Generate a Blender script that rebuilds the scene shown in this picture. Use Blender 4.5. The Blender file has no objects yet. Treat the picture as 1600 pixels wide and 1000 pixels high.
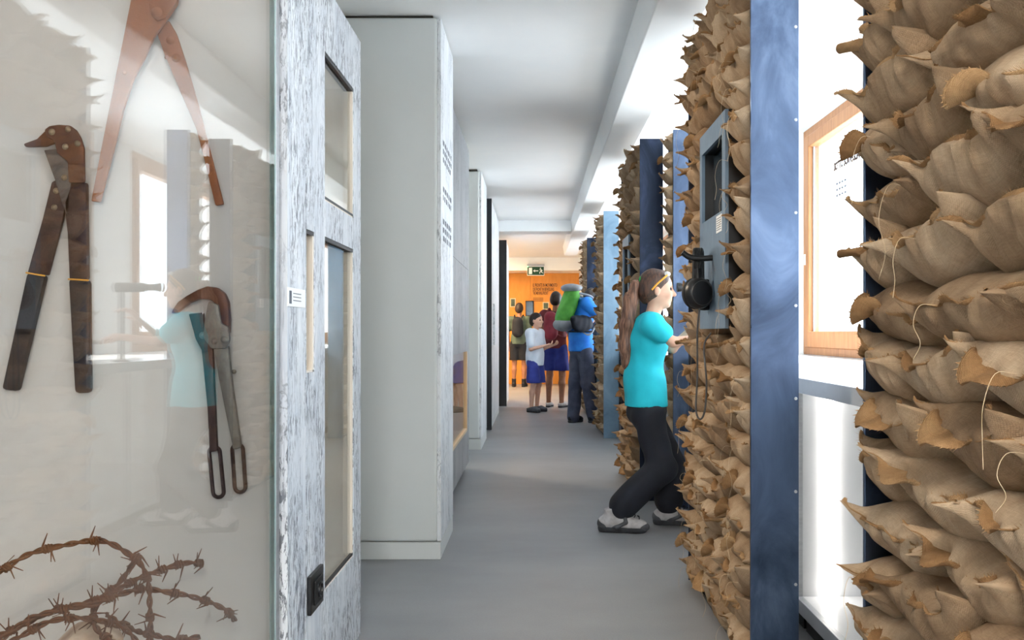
import bpy, bmesh, math, random
import numpy as np
from mathutils import Vector, Matrix

# ------------------------------------------------------------------ camera, world, sun, exposure
SC = bpy.context.scene
COL = SC.collection
F = 1450.0                       # focal length in pixels of the 1600 px frame
CAMH = 1.10
cd = bpy.data.cameras.new('camera')
cam = bpy.data.objects.new('camera', cd)
COL.objects.link(cam)
cam.location = (0, 0, CAMH)
cam.rotation_euler = (math.radians(90), 0, 0)
cd.sensor_width = 36.0
cd.lens = 36.0 * F / 1600.0
cd.shift_x = -38.0 / 1600.0
cd.shift_y = 20.0 / 1600.0
cd.clip_start = 0.02
SC.camera = cam

W = bpy.data.worlds.new('sky')
SC.world = W
W.use_nodes = True
bg = W.node_tree.nodes['Background']
bg.inputs['Color'].default_value = (0.78, 0.89, 1.0, 1)
bg.inputs['Strength'].default_value = 5.0

sd = bpy.data.lights.new('sun', 'SUN')
sd.energy = 12.0
sd.angle = math.radians(2.0)
sd.color = (1.0, 0.93, 0.82)
sun = bpy.data.objects.new('sun', sd)
COL.objects.link(sun)
# from the window side (+X), high: lands on the counter tops
sun.rotation_euler = Vector((0.50, -0.18, 0.86)).to_track_quat('Z', 'Y').to_euler()
sun.location = (6, 3, 8)

SC.view_settings.view_transform = 'Standard'
SC.view_settings.look = 'None'
SC.view_settings.gamma = 1.0
SC.view_settings.use_curve_mapping = False
SC.view_settings.exposure = 1.02
SC.cycles.use_denoising = True
SC.cycles.max_bounces = 10
SC.cycles.diffuse_bounces = 6
SC.cycles.transparent_max_bounces = 16
SC.cycles.caustics_reflective = False
SC.cycles.sample_clamp_indirect = 8.0

random.seed(7)
RNG = np.random.default_rng(7)


def X_(px, Y):
    return (px - 838.0) * Y / F


def Z_(py, Y):
    return CAMH - (py - 520.0) * Y / F


# ------------------------------------------------------------------ materials
def lin(c):
    return tuple(((v / 255.0) / 12.92 if v / 255.0 <= 0.04045 else ((v / 255.0 + 0.055) / 1.055) ** 2.4) for v in c[:3]) + (1.0,)


class NT:
    def __init__(s, name):
        s.m = bpy.data.materials.new(name)
        s.m.use_nodes = True
        s.t = s.m.node_tree
        s.t.nodes.clear()
        s.out = s.n('ShaderNodeOutputMaterial')

    def n(s, typ, **kw):
        nd = s.t.nodes.new(typ)
        for k, v in kw.items():
            setattr(nd, k, v)
        return nd

    def l(s, a, b):
        s.t.links.new(a, b)

    def coords(s, scale=(1, 1, 1), kind='Object', rand=False, rot=(0, 0, 0)):
        tc = s.n('ShaderNodeTexCoord')
        mp = s.n('ShaderNodeMapping')
        mp.inputs['Scale'].default_value = scale
        mp.inputs['Rotation'].default_value = rot
        src = tc.outputs[kind]
        if rand:
            oi = s.n('ShaderNodeObjectInfo')
            ml = s.n('ShaderNodeVectorMath', operation='MULTIPLY_ADD')
            cx = s.n('ShaderNodeCombineXYZ')
            s.l(oi.outputs['Random'], cx.inputs[0])
            s.l(oi.outputs['Random'], cx.inputs[1])
            s.l(oi.outputs['Random'], cx.inputs[2])
            s.l(cx.outputs[0], ml.inputs[0])
            ml.inputs[1].default_value = (17.3, 31.1, 7.7)
            s.l(src, ml.inputs[2])
            src = ml.outputs[0]
        s.l(src, mp.inputs['Vector'])
        return mp.outputs['Vector']

    def noise(s, vec, scale, detail=4, rough=0.55, dist=0.0):
        nd = s.n('ShaderNodeTexNoise')
        nd.inputs['Scale'].default_value = scale
        nd.inputs['Detail'].default_value = detail
        nd.inputs['Roughness'].default_value = rough
        nd.inputs['Distortion'].default_value = dist
        s.l(vec, nd.inputs['Vector'])
        return nd.outputs['Fac']

    def ramp(s, fac, stops):
        r = s.n('ShaderNodeValToRGB')
        e = r.color_ramp.elements
        while len(e) < len(stops):
            e.new(0.5)
        for el, (p, c) in zip(e, stops):
            el.position = p
            el.color = c if len(c) == 4 else tuple(c) + (1,)
        s.l(fac, r.inputs['Fac'])
        return r.outputs['Color']

    def mix(s, fac, a, b, mode='MIX'):
        m = s.n('ShaderNodeMix', data_type='RGBA', blend_type=mode)
        for sock, v in ((m.inputs[0], fac), (m.inputs[6], a), (m.inputs[7], b)):
            if hasattr(v, 'is_linked') or hasattr(v, 'links'):
                s.l(v, sock)
            else:
                sock.default_value = v
        return m.outputs[2]

    def math(s, op, a, b=None):
        m = s.n('ShaderNodeMath', operation=op)
        for sock, v in ((m.inputs[0], a), (m.inputs[1], b)):
            if v is None:
                continue
            if hasattr(v, 'links'):
                s.l(v, sock)
            else:
                sock.default_value = v
        return m.outputs[0]

    def bump(s, h, strength=0.3, dist=0.01):
        b = s.n('ShaderNodeBump')
        b.inputs['Strength'].default_value = strength
        b.inputs['Distance'].default_value = dist
        s.l(h, b.inputs['Height'])
        return b.outputs['Normal']

    def finish(s, color, rough=0.6, metal=0.0, normal=None, **kw):
        p = s.n('ShaderNodeBsdfPrincipled')
        for nm, v in (('Base Color', color), ('Roughness', rough), ('Metallic', metal)):
            if hasattr(v, 'links'):
                s.l(v, p.inputs[nm])
            else:
                p.inputs[nm].default_value = v
        for k, v in kw.items():
            p.inputs[k].default_value = v
        if normal is not None:
            s.l(normal, p.inputs['Normal'])
        s.l(p.outputs[0], s.out.inputs[0])
        return s.m


def M2(name, c1, c2, scale=6.0, rough=0.6, metal=0.0, bump=0.0, bscale=60.0, stretch=(1, 1, 1), rand=True, detail=4, lo=0.35, hi=0.65, **kw):
    t = NT(name)
    v = t.coords(stretch, rand=rand)
    f = t.noise(v, scale, detail)
    c = t.ramp(f, [(lo, lin(c1)), (hi, lin(c2))])
    nrm = t.bump(t.noise(v, bscale, 3), bump, 0.005) if bump else None
    return t.finish(c, rough, metal, nrm, **kw)


def mat_emit(name, color, strength):
    t = NT(name)
    e = t.n('ShaderNodeEmission')
    e.inputs[0].default_value = lin(color)
    e.inputs[1].default_value = strength
    t.l(e.outputs[0], t.out.inputs[0])
    return t.m


def mat_glass(name, tint=(0.97, 0.985, 0.98), ior=1.5):
    t = NT(name)
    geo = t.n('ShaderNodeNewGeometry')
    fr = t.n('ShaderNodeFresnel')
    i = t.math('MULTIPLY_ADD', geo.outputs['Backfacing'], 1.0 / ior - ior)
    i.node.inputs[2].default_value = ior
    t.l(i, fr.inputs['IOR'])
    tr = t.n('ShaderNodeBsdfTransparent')
    tr.inputs[0].default_value = tuple(tint) + (1,)
    gl = t.n('ShaderNodeBsdfGlossy')
    gl.inputs['Roughness'].default_value = 0.0
    mx = t.n('ShaderNodeMixShader')
    t.l(fr.outputs[0], mx.inputs[0])
    t.l(tr.outputs[0], mx.inputs[1])
    t.l(gl.outputs[0], mx.inputs[2])
    t.l(mx.outputs[0], t.out.inputs[0])
    return t.m


def mat_rock(name, base, mid, dark, amount=0.5, seed=0.0):
    """pale print of weathered, vertically scratched stone and timber"""
    t = NT(name)
    v = t.coords((1, 1, 1), rand=True)

    def mp(sc, off=0.0):
        m = t.n('ShaderNodeMapping')
        m.inputs['Scale'].default_value = sc
        m.inputs['Location'].default_value = (seed + off, seed * 2.1 + off, seed * 0.7 - off)
        t.l(v, m.inputs['Vector'])
        return m.outputs[0]
    B, Wh = (0, 0, 0, 1), (1, 1, 1, 1)
    wash = t.ramp(t.noise(mp((7, 7, 1.6)), 1.0, 5, 0.65, 0.5), [(0.36, B), (0.66, Wh)])
    patch = t.ramp(t.noise(mp((4.5, 4.5, 2.2), 4), 1.0, 4, 0.6, 0.9), [(0.50 - 0.16 * amount, B), (0.64 - 0.10 * amount, Wh)])
    fleck = t.ramp(t.noise(mp((95, 95, 24), 7), 1.0, 4, 0.72, 0.5), [(0.51, B), (0.55, Wh)])
    scr = t.ramp(t.noise(mp((150, 150, 3.5), 2), 1.0, 3, 0.6, 0.3), [(0.54, B), (0.66, Wh)])
    crack = t.n('ShaderNodeTexVoronoi', feature='DISTANCE_TO_EDGE')
    crack.inputs['Scale'].default_value = 1.0
    nz = t.n('ShaderNodeVectorMath', operation='MULTIPLY_ADD')
    nt = t.n('ShaderNodeTexNoise')
    nt.inputs['Scale'].default_value = 8
    nt.inputs['Detail'].default_value = 5
    t.l(v, nt.inputs['Vector'])
    t.l(nt.outputs['Color'], nz.inputs[0])
    nz.inputs[1].default_value = (0.9, 0.9, 0.9)
    t.l(mp((5, 5, 2.2), 1), nz.inputs[2])
    t.l(nz.outputs[0], crack.inputs['Vector'])
    ck = t.ramp(crack.outputs['Distance'], [(0.0, Wh), (0.014, B)])
    c = t.mix(t.math('MULTIPLY', wash, 0.30 + 0.45 * amount), lin(base), lin(mid))
    c = t.mix(t.math('MULTIPLY', t.math('MULTIPLY', fleck, patch), 0.55 + 0.3 * amount), c, lin(dark))
    c = t.mix(t.math('MULTIPLY', t.math('MULTIPLY', scr, wash), 0.30 + 0.35 * amount), c, lin(dark))
    c = t.mix(t.math('MULTIPLY', t.math('MULTIPLY', ck, wash), 0.55), c, lin(dark))
    return t.finish(c, 0.45)


def mat_burlap(name, c1, c2, c3):
    t = NT(name)
    uv = t.coords((1, 1, 1), kind='UV')
    ob = t.coords((1, 1, 1), rand=True)
    sx = t.n('ShaderNodeSeparateXYZ')
    t.l(uv, sx.inputs[0])
    wob = t.noise(ob, 45.0, 2)
    a = t.math('SINE', t.math('ADD', t.math('MULTIPLY', sx.outputs[0], 2300.0), t.math('MULTIPLY', wob, 9.0)))
    b = t.math('SINE', t.math('ADD', t.math('MULTIPLY', sx.outputs[1], 2300.0), t.math('MULTIPLY', wob, 9.0)))
    weave = t.math('MULTIPLY', a, b)
    slub = t.noise(t.coords((40, 420, 1), kind='UV'), 1.0, 2)
    slub2 = t.noise(t.coords((420, 40, 1), kind='UV'), 1.0, 2)
    blotch = t.noise(ob, 9.0, 4, 0.6)
    oi = t.n('ShaderNodeObjectInfo')
    base = t.ramp(t.math('ADD', t.math('MULTIPLY', blotch, 0.7), t.math('MULTIPLY', oi.outputs['Random'], 0.3)),
                  [(0.3, lin(c1)), (0.5, lin(c2)), (0.72, lin(c3))])
    sl = t.math('MULTIPLY', t.math('ADD', slub, slub2), 0.5)
    base = t.mix(0.55, base, t.ramp(sl, [(0.30, (0.62, 0.60, 0.56, 1)), (0.66, (1.2, 1.2, 1.2, 1))]), 'MULTIPLY')
    wv = t.ramp(weave, [(0.0, (0.60, 0.56, 0.52, 1)), (0.55, (1.05, 1.05, 1.05, 1))])
    base = t.mix(0.38, base, wv, 'MULTIPLY')
    h = t.math('ADD', t.math('MULTIPLY', weave, 0.5), t.math('MULTIPLY', sl, 1.5))
    return t.finish(base, 0.95, 0.0, t.bump(h, 0.5, 0.0025), **{'Specular IOR Level': 0.15})


def mat_steel(name, c1, c2, c3, rough=0.34, metal=0.85):
    t = NT(name)
    v = t.coords((1, 1, 0.6), rand=True)
    a = t.noise(v, 3.2, 6, 0.6, 1.2)
    b = t.noise(v, 38.0, 5, 0.7)
    c = t.ramp(a, [(0.30, lin(c1)), (0.52, lin(c2)), (0.72, lin(c3))])
    r = t.math('MULTIPLY_ADD', t.math('ADD', a, b), 0.22)
    r.node.inputs[2].default_value = rough - 0.2
    return t.finish(c, r, metal, t.bump(b, 0.05, 0.002))


def mat_rust(name, c1, c2, c3, rough=0.6, metal=0.4, scale=14.0):
    t = NT(name)
    v = t.coords((1, 1, 1), rand=True)
    a = t.noise(v, scale, 8, 0.7, 0.8)
    b = t.noise(v, 120, 4, 0.7)
    c = t.ramp(a, [(0.3, lin(c1)), (0.5, lin(c2)), (0.7, lin(c3))])
    return t.finish(c, rough, metal, t.bump(b, 0.35, 0.004))


def mat_wood(name, c1, c2, axis_scale=(14, 14, 1.2), rough=0.5):
    t = NT(name)
    v = t.coords(axis_scale, rand=True)
    a = t.noise(v, 3.0, 6, 0.65, 0.5)
    return t.finish(t.ramp(a, [(0.3, lin(c1)), (0.7, lin(c2))]), rough, 0, t.bump(a, 0.08, 0.003))


def mat_floor():
    t = NT('grey_floor_covering')
    v = t.coords((1, 1, 1))
    sp = t.noise(v, 420.0, 2, 0.8)
    sp2 = t.noise(v, 130.0, 3, 0.7)
    big = t.noise(t.coords((0.8, 1.5, 1)), 1.2, 4, 0.6)
    c = t.ramp(big, [(0.3, lin((134, 136, 139))), (0.7, lin((150, 152, 155)))])
    c = t.mix(0.5, c, t.ramp(sp, [(0.32, (0.45, 0.45, 0.45, 1)), (0.62, (1.2, 1.2, 1.2, 1))]), 'MULTIPLY')
    c = t.mix(0.4, c, t.ramp(sp2, [(0.32, (0.7, 0.7, 0.7, 1)), (0.6, (1.1, 1.1, 1.1, 1))]), 'MULTIPLY')
    return t.finish(c, t.math('MULTIPLY_ADD', sp2, 0.25).node.outputs[0], 0, t.bump(sp, 0.1, 0.001))


MT = {}
MT['floor'] = mat_floor()
for n_ in MT['floor'].node_tree.nodes:
    if n_.type == 'MATH' and n_.operation == 'MULTIPLY_ADD':
        n_.inputs[2].default_value = 0.33
MT['ceiling'] = M2('white_ceiling_paint', (238, 239, 238), (242, 242, 240), 3, 0.5)
MT['plaster'] = M2('white_wall_paint', (226, 226, 224), (232, 231, 228), 3, 0.7, bump=0.05)
MT['block'] = M2('pale_grey_lacquer', (212, 216, 214), (217, 220, 218), 2, 0.5)
MT['casewall'] = M2('off_white_case_lining', (212, 206, 202), (219, 213, 209), 2.5, 0.55)
MT['dark'] = M2('black_steel', (14, 14, 16), (22, 22, 25), 5, 0.45)
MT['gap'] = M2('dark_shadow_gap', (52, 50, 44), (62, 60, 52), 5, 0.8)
MT['blackplate'] = M2('black_coated_plate', (16, 19, 26), (24, 28, 36), 5, 0.4)
MT['rock_a'] = mat_rock('weathered_print_pale', (224, 227, 230), (180, 188, 200), (56, 62, 74), 0.75, 0.0)
MT['rock_b'] = mat_rock('weathered_print_white', (232, 234, 236), (205, 210, 216), (90, 96, 106), 0.3, 3.1)
MT['rock_c'] = mat_rock('weathered_print_grey', (168, 170, 172), (132, 136, 142), (84, 86, 92), 0.5, 6.0)
MT['glass'] = mat_glass('clear_glass')
MT['winglass'] = mat_glass('window_glass', (0.98, 0.99, 0.99))
MT['glass_edge'] = M2('green_glass_edge', (150, 172, 168), (170, 190, 186), 4, 0.15)
MT['steel'] = mat_steel('blued_mill_steel', (58, 70, 90), (84, 100, 126), (114, 132, 160), 0.33, 1.0)
MT['steel_dark'] = mat_steel('dark_mill_steel', (26, 31, 42), (40, 48, 64), (62, 74, 98), 0.36, 0.9)
MT['steel_light'] = mat_steel('light_mill_steel', (92, 118, 140), (116, 144, 166), (136, 162, 184), 0.40, 0.7)
MT['steel_panel'] = mat_steel('blue_grey_panel', (96, 116, 134), (110, 130, 148), (122, 142, 160), 0.42, 0.4)
MT['alu'] = M2('brushed_aluminium', (168, 170, 174), (184, 186, 190), 8, 0.35, 0.7, stretch=(1, 1, 12))
MT['counter'] = M2('white_counter_laminate', (232, 233, 235), (238, 239, 240), 2, 0.22)
MT['counter_edge'] = M2('grey_counter_edge', (156, 160, 166), (168, 172, 178), 4, 0.4, 0.0)
MT['wood'] = mat_wood('larch_window_wood', (160, 106, 62), (190, 136, 88))
MT['woodpale'] = mat_wood('pale_frame_wood', (214, 190, 152), (230, 208, 174))
MT['cream'] = M2('cream_reveal', (226, 215, 200), (233, 223, 210), 3, 0.5)
MT['burlap'] = mat_burlap('burlap', (146, 120, 94), (179, 153, 124), (203, 181, 154))
MT['burlap_dark'] = mat_burlap('burlap_hem', (136, 102, 68), (164, 128, 90), (188, 154, 114))
MT['jute'] = M2('jute_thread', (196, 170, 132), (222, 204, 172), 30, 0.9)
MT['orange'] = mat_wood('orange_wall_panel', (222, 144, 46), (232, 158, 62), (4, 4, 1), 0.45)
MT['ink'] = M2('dark_print_ink', (60, 40, 26), (70, 46, 30), 5, 0.6)
MT['ink_grey'] = M2('grey_print_ink', (84, 90, 100), (96, 102, 112), 5, 0.6)
MT['white'] = M2('white_plastic', (236, 236, 234), (242, 242, 240), 4, 0.4)
MT['green_sign'] = M2('green_sign_face', (4, 62, 34), (6, 70, 40), 4, 0.5)
MT['black'] = M2('black_plastic', (14, 14, 15), (24, 24, 26), 12, 0.38, bump=0.06, bscale=200)
MT['rubber'] = M2('black_cushion', (10, 10, 11), (18, 18, 19), 20, 0.75)
MT['cable'] = M2('grey_cable', (58, 56, 54), (76, 74, 72), 20, 0.5)
MT['tool_dark'] = mat_rust('dark_rusted_iron', (46, 32, 30), (72, 52, 50), (104, 72, 54), 0.42, 0.55, 11)
MT['tool_blade'] = mat_rust('worn_grey_iron', (70, 64, 62), (112, 104, 100), (92, 66, 52), 0.5, 0.5, 13)
MT['tool_head'] = mat_rust('brown_iron_head', (70, 40, 28), (108, 66, 44), (78, 54, 54), 0.4, 0.5, 7)
MT['tool_brown'] = mat_rust('light_rust_iron', (132, 74, 34), (158, 94, 50), (142, 84, 44), 0.6, 0.05, 8)
MT['tool_grip'] = mat_rust('black_bound_grip', (30, 24, 26), (48, 40, 42), (64, 50, 46), 0.55, 0.2, 16)
MT['tool_steel'] = mat_rust('dull_grey_steel', (96, 92, 88), (134, 130, 124), (112, 96, 84), 0.45, 0.6, 9)
MT['rivet'] = mat_rust('worn_brass_rivet', (120, 100, 80), (160, 142, 118), (110, 86, 62), 0.35, 0.7, 40)
MT['wire'] = mat_rust('rusted_barbed_wire', (74, 42, 22), (122, 74, 40), (96, 66, 52), 0.7, 0.3, 45)
MT['stone'] = M2('pinkish_limestone', (170, 140, 118), (206, 182, 160), 18, 0.9, bump=0.5, bscale=40)
MT['skin'] = M2('skin', (214, 164, 138), (224, 176, 150), 14, 0.5)
MT['skin_tan'] = M2('tanned_skin', (160, 106, 78), (178, 122, 92), 14, 0.5)
MT['cyan'] = M2('cyan_jersey', (24, 188, 206), (34, 200, 216), 9, 0.8, bump=0.1, bscale=120)
MT['navy'] = M2('black_navy_cloth', (16, 20, 30), (24, 28, 40), 9, 0.8, bump=0.1, bscale=90)
MT['hair_brown'] = M2('brown_hair', (74, 46, 34), (150, 108, 84), 40, 0.45, stretch=(3, 3, 0.25), bump=0.3, bscale=90)
MT['hair_mid'] = M2('dark_brown_hair', (46, 30, 24), (96, 66, 50), 40, 0.45, stretch=(3, 3, 0.25), bump=0.3, bscale=90)
MT['hair_dark'] = M2('dark_hair', (26, 18, 15), (54, 38, 30), 40, 0.45, stretch=(3, 3, 0.3), bump=0.3, bscale=90)
MT['shoe_grey'] = M2('pale_grey_suede', (172, 168, 168), (198, 194, 194), 30, 0.8)
MT['shoe_dark'] = M2('dark_grey_overlay', (72, 74, 78), (92, 94, 98), 30, 0.7)
MT['sole'] = M2('charcoal_rubber', (48, 50, 54), (66, 68, 72), 30, 0.8)
MT['blue_shirt'] = M2('bright_blue_jersey', (22, 108, 206), (40, 134, 224), 8, 0.75, bump=0.1, bscale=90)
MT['jeans'] = M2('slate_trouser_cloth', (58, 62, 80), (76, 80, 98), 12, 0.85, bump=0.15, bscale=90)
MT['pack_green'] = M2('green_pack_nylon', (62, 140, 40), (84, 164, 54), 10, 0.6)
MT['pack_grey'] = M2('grey_pack_nylon', (120, 124, 130), (142, 146, 150), 10, 0.6)
MT['white_cloth'] = M2('white_cotton', (206, 214, 226), (222, 228, 236), 8, 0.85)
MT['blue_short'] = M2('royal_blue_cloth', (40, 50, 128), (54, 66, 150), 8, 0.8)
MT['maroon'] = M2('maroon_cloth', (112, 44, 52), (134, 58, 62), 8, 0.8)
MT['red_pack'] = M2('red_pack_nylon', (132, 36, 54), (156, 50, 66), 8, 0.6)
MT['green_cloth'] = M2('grey_green_cloth', (70, 88, 78), (92, 108, 96), 8, 0.8)
MT['hairtie'] = M2('green_hair_tie', (20, 168, 66), (30, 190, 80), 20, 0.7)
MT['amber'] = M2('amber_plastic', (232, 160, 50), (240, 176, 70), 8, 0.3)
MT['screen'] = M2('dim_screen', (18, 26, 34), (40, 56, 70), 3, 0.08)
MT['eye'] = M2('dark_eye', (30, 22, 18), (40, 30, 24), 9, 0.2)
MT['helmet'] = M2('dark_blue_helmet', (34, 38, 46), (46, 50, 58), 9, 0.45)
MT['led'] = mat_emit('led_strip_light', (255, 246, 240), 14.0)
MT['led_case'] = mat_emit('case_strip_light', (255, 240, 226), 38.0)
MT['led_warm'] = mat_emit('warm_led_light', (255, 208, 150), 6.0)
MT['signled'] = mat_emit('green_indicator_light', (120, 255, 150), 4.0)
MT['lamp'] = mat_emit('fill_lamp_diffuser', (255, 244, 230), 7.0)  # glow of the added fill lamp behind the camera


# ------------------------------------------------------------------ mesh helpers
def link(name, me, mat, parent=None):
    o = bpy.data.objects.new(name, me)
    COL.objects.link(o)
    if mat is not None and not me.materials:
        me.materials.append(MT[mat] if isinstance(mat, str) else mat)
    if parent is not None:
        o.parent = parent
        o.matrix_parent_inverse = parent.matrix_basis.inverted()
    return o


def thing(name, label, cat, loc=(0, 0, 0), group=None):
    o = bpy.data.objects.new(name, None)
    o.empty_display_size = 0.1
    COL.objects.link(o)
    o.location = loc
    o['label'] = label
    o['category'] = cat
    if group:
        o['group'] = group
    return o


def tag(o, label, cat, group=None, kind=None):
    o['label'] = label
    o['category'] = cat
    if group:
        o['group'] = group
    if kind:
        o['kind'] = kind
    return o


def mesh_from(verts, faces, smooth=False, uvs=None):
    me = bpy.data.meshes.new('m')
    me.from_pydata([tuple(v) for v in verts], [], [tuple(f) for f in faces])
    me.validate()
    me.update()
    if smooth:
        for p in me.polygons:
            p.use_smooth = True
    if uvs is not None:
        ul = me.uv_layers.new(name='UVMap')
        for lp in me.loops:
            ul.data[lp.index].uv = uvs[lp.vertex_index]
    return me


BOXF = [(0, 3, 2, 1), (4, 5, 6, 7), (0, 1, 5, 4), (1, 2, 6, 5), (2, 3, 7, 6), (3, 0, 4, 7)]


class MB:
    """collects shapes of ONE part"""

    def __init__(s):
        s.v, s.f = [], []

    def add(s, verts, faces):
        o = len(s.v)
        s.v += [tuple(v) for v in verts]
        s.f += [tuple(i + o for i in f) for f in faces]
        return s

    def box(s, x0, x1, y0, y1, z0, z1):
        return s.add([(x0, y0, z0), (x1, y0, z0), (x1, y1, z0), (x0, y1, z0), (x0, y0, z1), (x1, y0, z1), (x1, y1, z1), (x0, y1, z1)], BOXF)

    def tube(s, pts, r, n=8, closed=False):
        pts = [Vector(p) for p in pts]
        rr = r if isinstance(r, (list, tuple)) else [r] * len(pts)
        vs, fs = [], []
        ref = Vector((0.31, 0.17, 0.93)).normalized()
        prev = None
        L = len(pts)
        for i, p in enumerate(pts):
            if closed:
                d = pts[(i + 1) % L] - pts[i - 1]
            else:
                d = pts[min(i + 1, L - 1)] - pts[max(i - 1, 0)]
            d.normalize()
            if prev is None:
                a = d.orthogonal().normalized()
            else:
                a = (prev - d * prev.dot(d))
                a = a.normalized() if a.length > 1e-6 else d.orthogonal().normalized()
            prev = a
            b = d.cross(a)
            for k in range(n):
                an = 2 * math.pi * k / n
                vs.append(p + (a * math.cos(an) + b * math.sin(an)) * rr[i])
        for i in range(L if closed else L - 1):
            j = (i + 1) % L
            for k in range(n):
                k2 = (k + 1) % n
                fs.append((i * n + k, i * n + k2, j * n + k2, j * n + k))
        if not closed:
            fs.append(tuple(range(n - 1, -1, -1)))
            fs.append(tuple((L - 1) * n + k for k in range(n)))
        return s.add(vs, fs)

    def lathe(s, prof, n=24, M=None):
        """profile of (r, z) about the local z axis"""
        vs, fs = [], []
        M = M or Matrix()
        for r, z in prof:
            for k in range(n):
                an = 2 * math.pi * k / n
                vs.append(M @ Vector((r * math.cos(an), r * math.sin(an), z)))
        L = len(prof)
        for i in range(L - 1):
            for k in range(n):
                k2 = (k + 1) % n
                fs.append((i * n + k, i * n + k2, (i + 1) * n + k2, (i + 1) * n + k))
        fs.append(tuple(range(n - 1, -1, -1)))
        fs.append(tuple((L - 1) * n + k for k in range(n)))
        return s.add(vs, fs)

    def prism(s, poly, axis, a, b):
        """extrude a 2-D polygon; axis 'y': poly is (x,z), 'x': poly is (y,z), 'z': poly is (x,y)"""
        n = len(poly)

        def mk(p, t):
            return {'y': (p[0], t, p[1]), 'x': (t, p[0], p[1]), 'z': (p[0], p[1], t)}[axis]
        vs = [mk(p, a) for p in poly] + [mk(p, b) for p in poly]
        fs = [tuple(range(n)), tuple(range(2 * n - 1, n - 1, -1))]
        fs += [(i, i + n, (i + 1) % n + n, (i + 1) % n) for i in range(n)]
        return s.add(vs, fs)

    def build(s, name, mat, parent=None, smooth=False, bevel=0.0, seg=2):
        me = mesh_from(s.v, s.f)
        bm = bmesh.new()
        bm.from_mesh(me)
        bmesh.ops.recalc_face_normals(bm, faces=bm.faces)
        if bevel:
            ed = [e for e in bm.edges if len(e.link_faces) == 2 and e.calc_face_angle(0) > 0.5]
            bmesh.ops.bevel(bm, geom=ed, offset=bevel, segments=seg, profile=0.5, affect='EDGES', clamp_overlap=True)
        bm.to_mesh(me)
        bm.free()
        if smooth:
            for p in me.polygons:
                p.use_smooth = True
            if hasattr(me, 'set_sharp_from_angle'):
                me.set_sharp_from_angle(angle=math.radians(38))
        return link(name, me, mat, parent)


def box(name, mat, x0, x1, y0, y1, z0, z1, parent=None, bevel=0.0):
    return MB().box(x0, x1, y0, y1, z0, z1).build(name, mat, parent, bevel=bevel)


def spline(pts, n=8):
    """Catmull-Rom through 3-D points"""
    P = [np.array(p, float) for p in pts]
    P = [2 * P[0] - P[1]] + P + [2 * P[-1] - P[-2]]
    out = []
    for i in range(1, len(P) - 2):
        for k in range(n):
            t = k / n
            a, b, c, d = P[i - 1], P[i], P[i + 1], P[i + 2]
            out.append(0.5 * ((2 * b) + (c - a) * t + (2 * a - 5 * b + 4 * c - d) * t * t + (-a + 3 * b - 3 * c + d) * t ** 3))
    out.append(P[-2])
    return out


def text_mesh(txt, size, extrude=0.0008, align='LEFT', bold=0.0):
    cu = bpy.data.curves.new('t', 'FONT')
    cu.body = txt
    cu.size = size
    cu.extrude = extrude
    cu.offset = bold
    cu.align_x = align
    cu.resolution_u = 2
    ob = bpy.data.objects.new('t', cu)
    COL.objects.link(ob)
    dg = bpy.context.evaluated_depsgraph_get()
    me = bpy.data.meshes.new_from_object(ob.evaluated_get(dg))
    bpy.data.objects.remove(ob)
    me.materials.clear()
    return me


def lettering(txt, size, M, mat, parent, name='lettering', width=None, align='LEFT', bold=0.0):
    me = text_mesh(txt, size, align=align, bold=bold)
    if width:
        w = max(v.co.x for v in me.vertices) - min(v.co.x for v in me.vertices)
        for v in me.vertices:
            v.co.x *= width / w
    me.transform(M)
    return link(name, me, mat, parent)


ROT_FACE_CAM = Matrix(((1, 0, 0, 0), (0, 0, -1, 0), (0, 1, 0, 0), (0, 0, 0, 1)))     # text read when looking along +Y


# ------------------------------------------------------------------ room shell
def structure(o, label, cat):
    return tag(o, label, cat, kind='structure')


CEIL = 2.64
structure(box('floor', 'floor', -2.3, 2.3, -5.0, 21.0, -0.1, 0), 'grey speckled floor of the corridor', 'floor')
structure(box('ceiling', 'ceiling', -2.3, 2.3, -5.0, 21.0, CEIL, CEIL + 0.15), 'smooth white ceiling over the corridor', 'ceiling')
structure(box('wall_left', 'plaster', -2.3, -2.2, -5.0, 21.0, 0, CEIL), 'white side wall behind the showcases', 'wall')

# wall with windows on the right
WX0, WX1 = 2.0, 2.28
WINS = [(-2.7 + 3.0 * k + 0.0, -2.7 + 3.0 * k + 2.35) for k in range(-0, 8)]
WINS = [(-1.4 + 3.0 * k, 0.95 + 3.0 * k) for k in range(-1, 6)]
WZ0, WZ1 = 0.94, 2.60
mb = MB()
mb.box(WX0, WX1, -5.0, 21.0, 0, WZ0)
mb.box(WX0, WX1, -5.0, 21.0, WZ1, CEIL)
ys = [-5.0] + [v for w in WINS for v in w] + [21.0]
for a, b in zip(ys[0::2], ys[1::2]):
    mb.box(WX0, WX1, a, b, WZ0, WZ1)
structure(mb.build('wall_right', 'plaster'), 'white outer wall with tall timber windows', 'wall')

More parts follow.
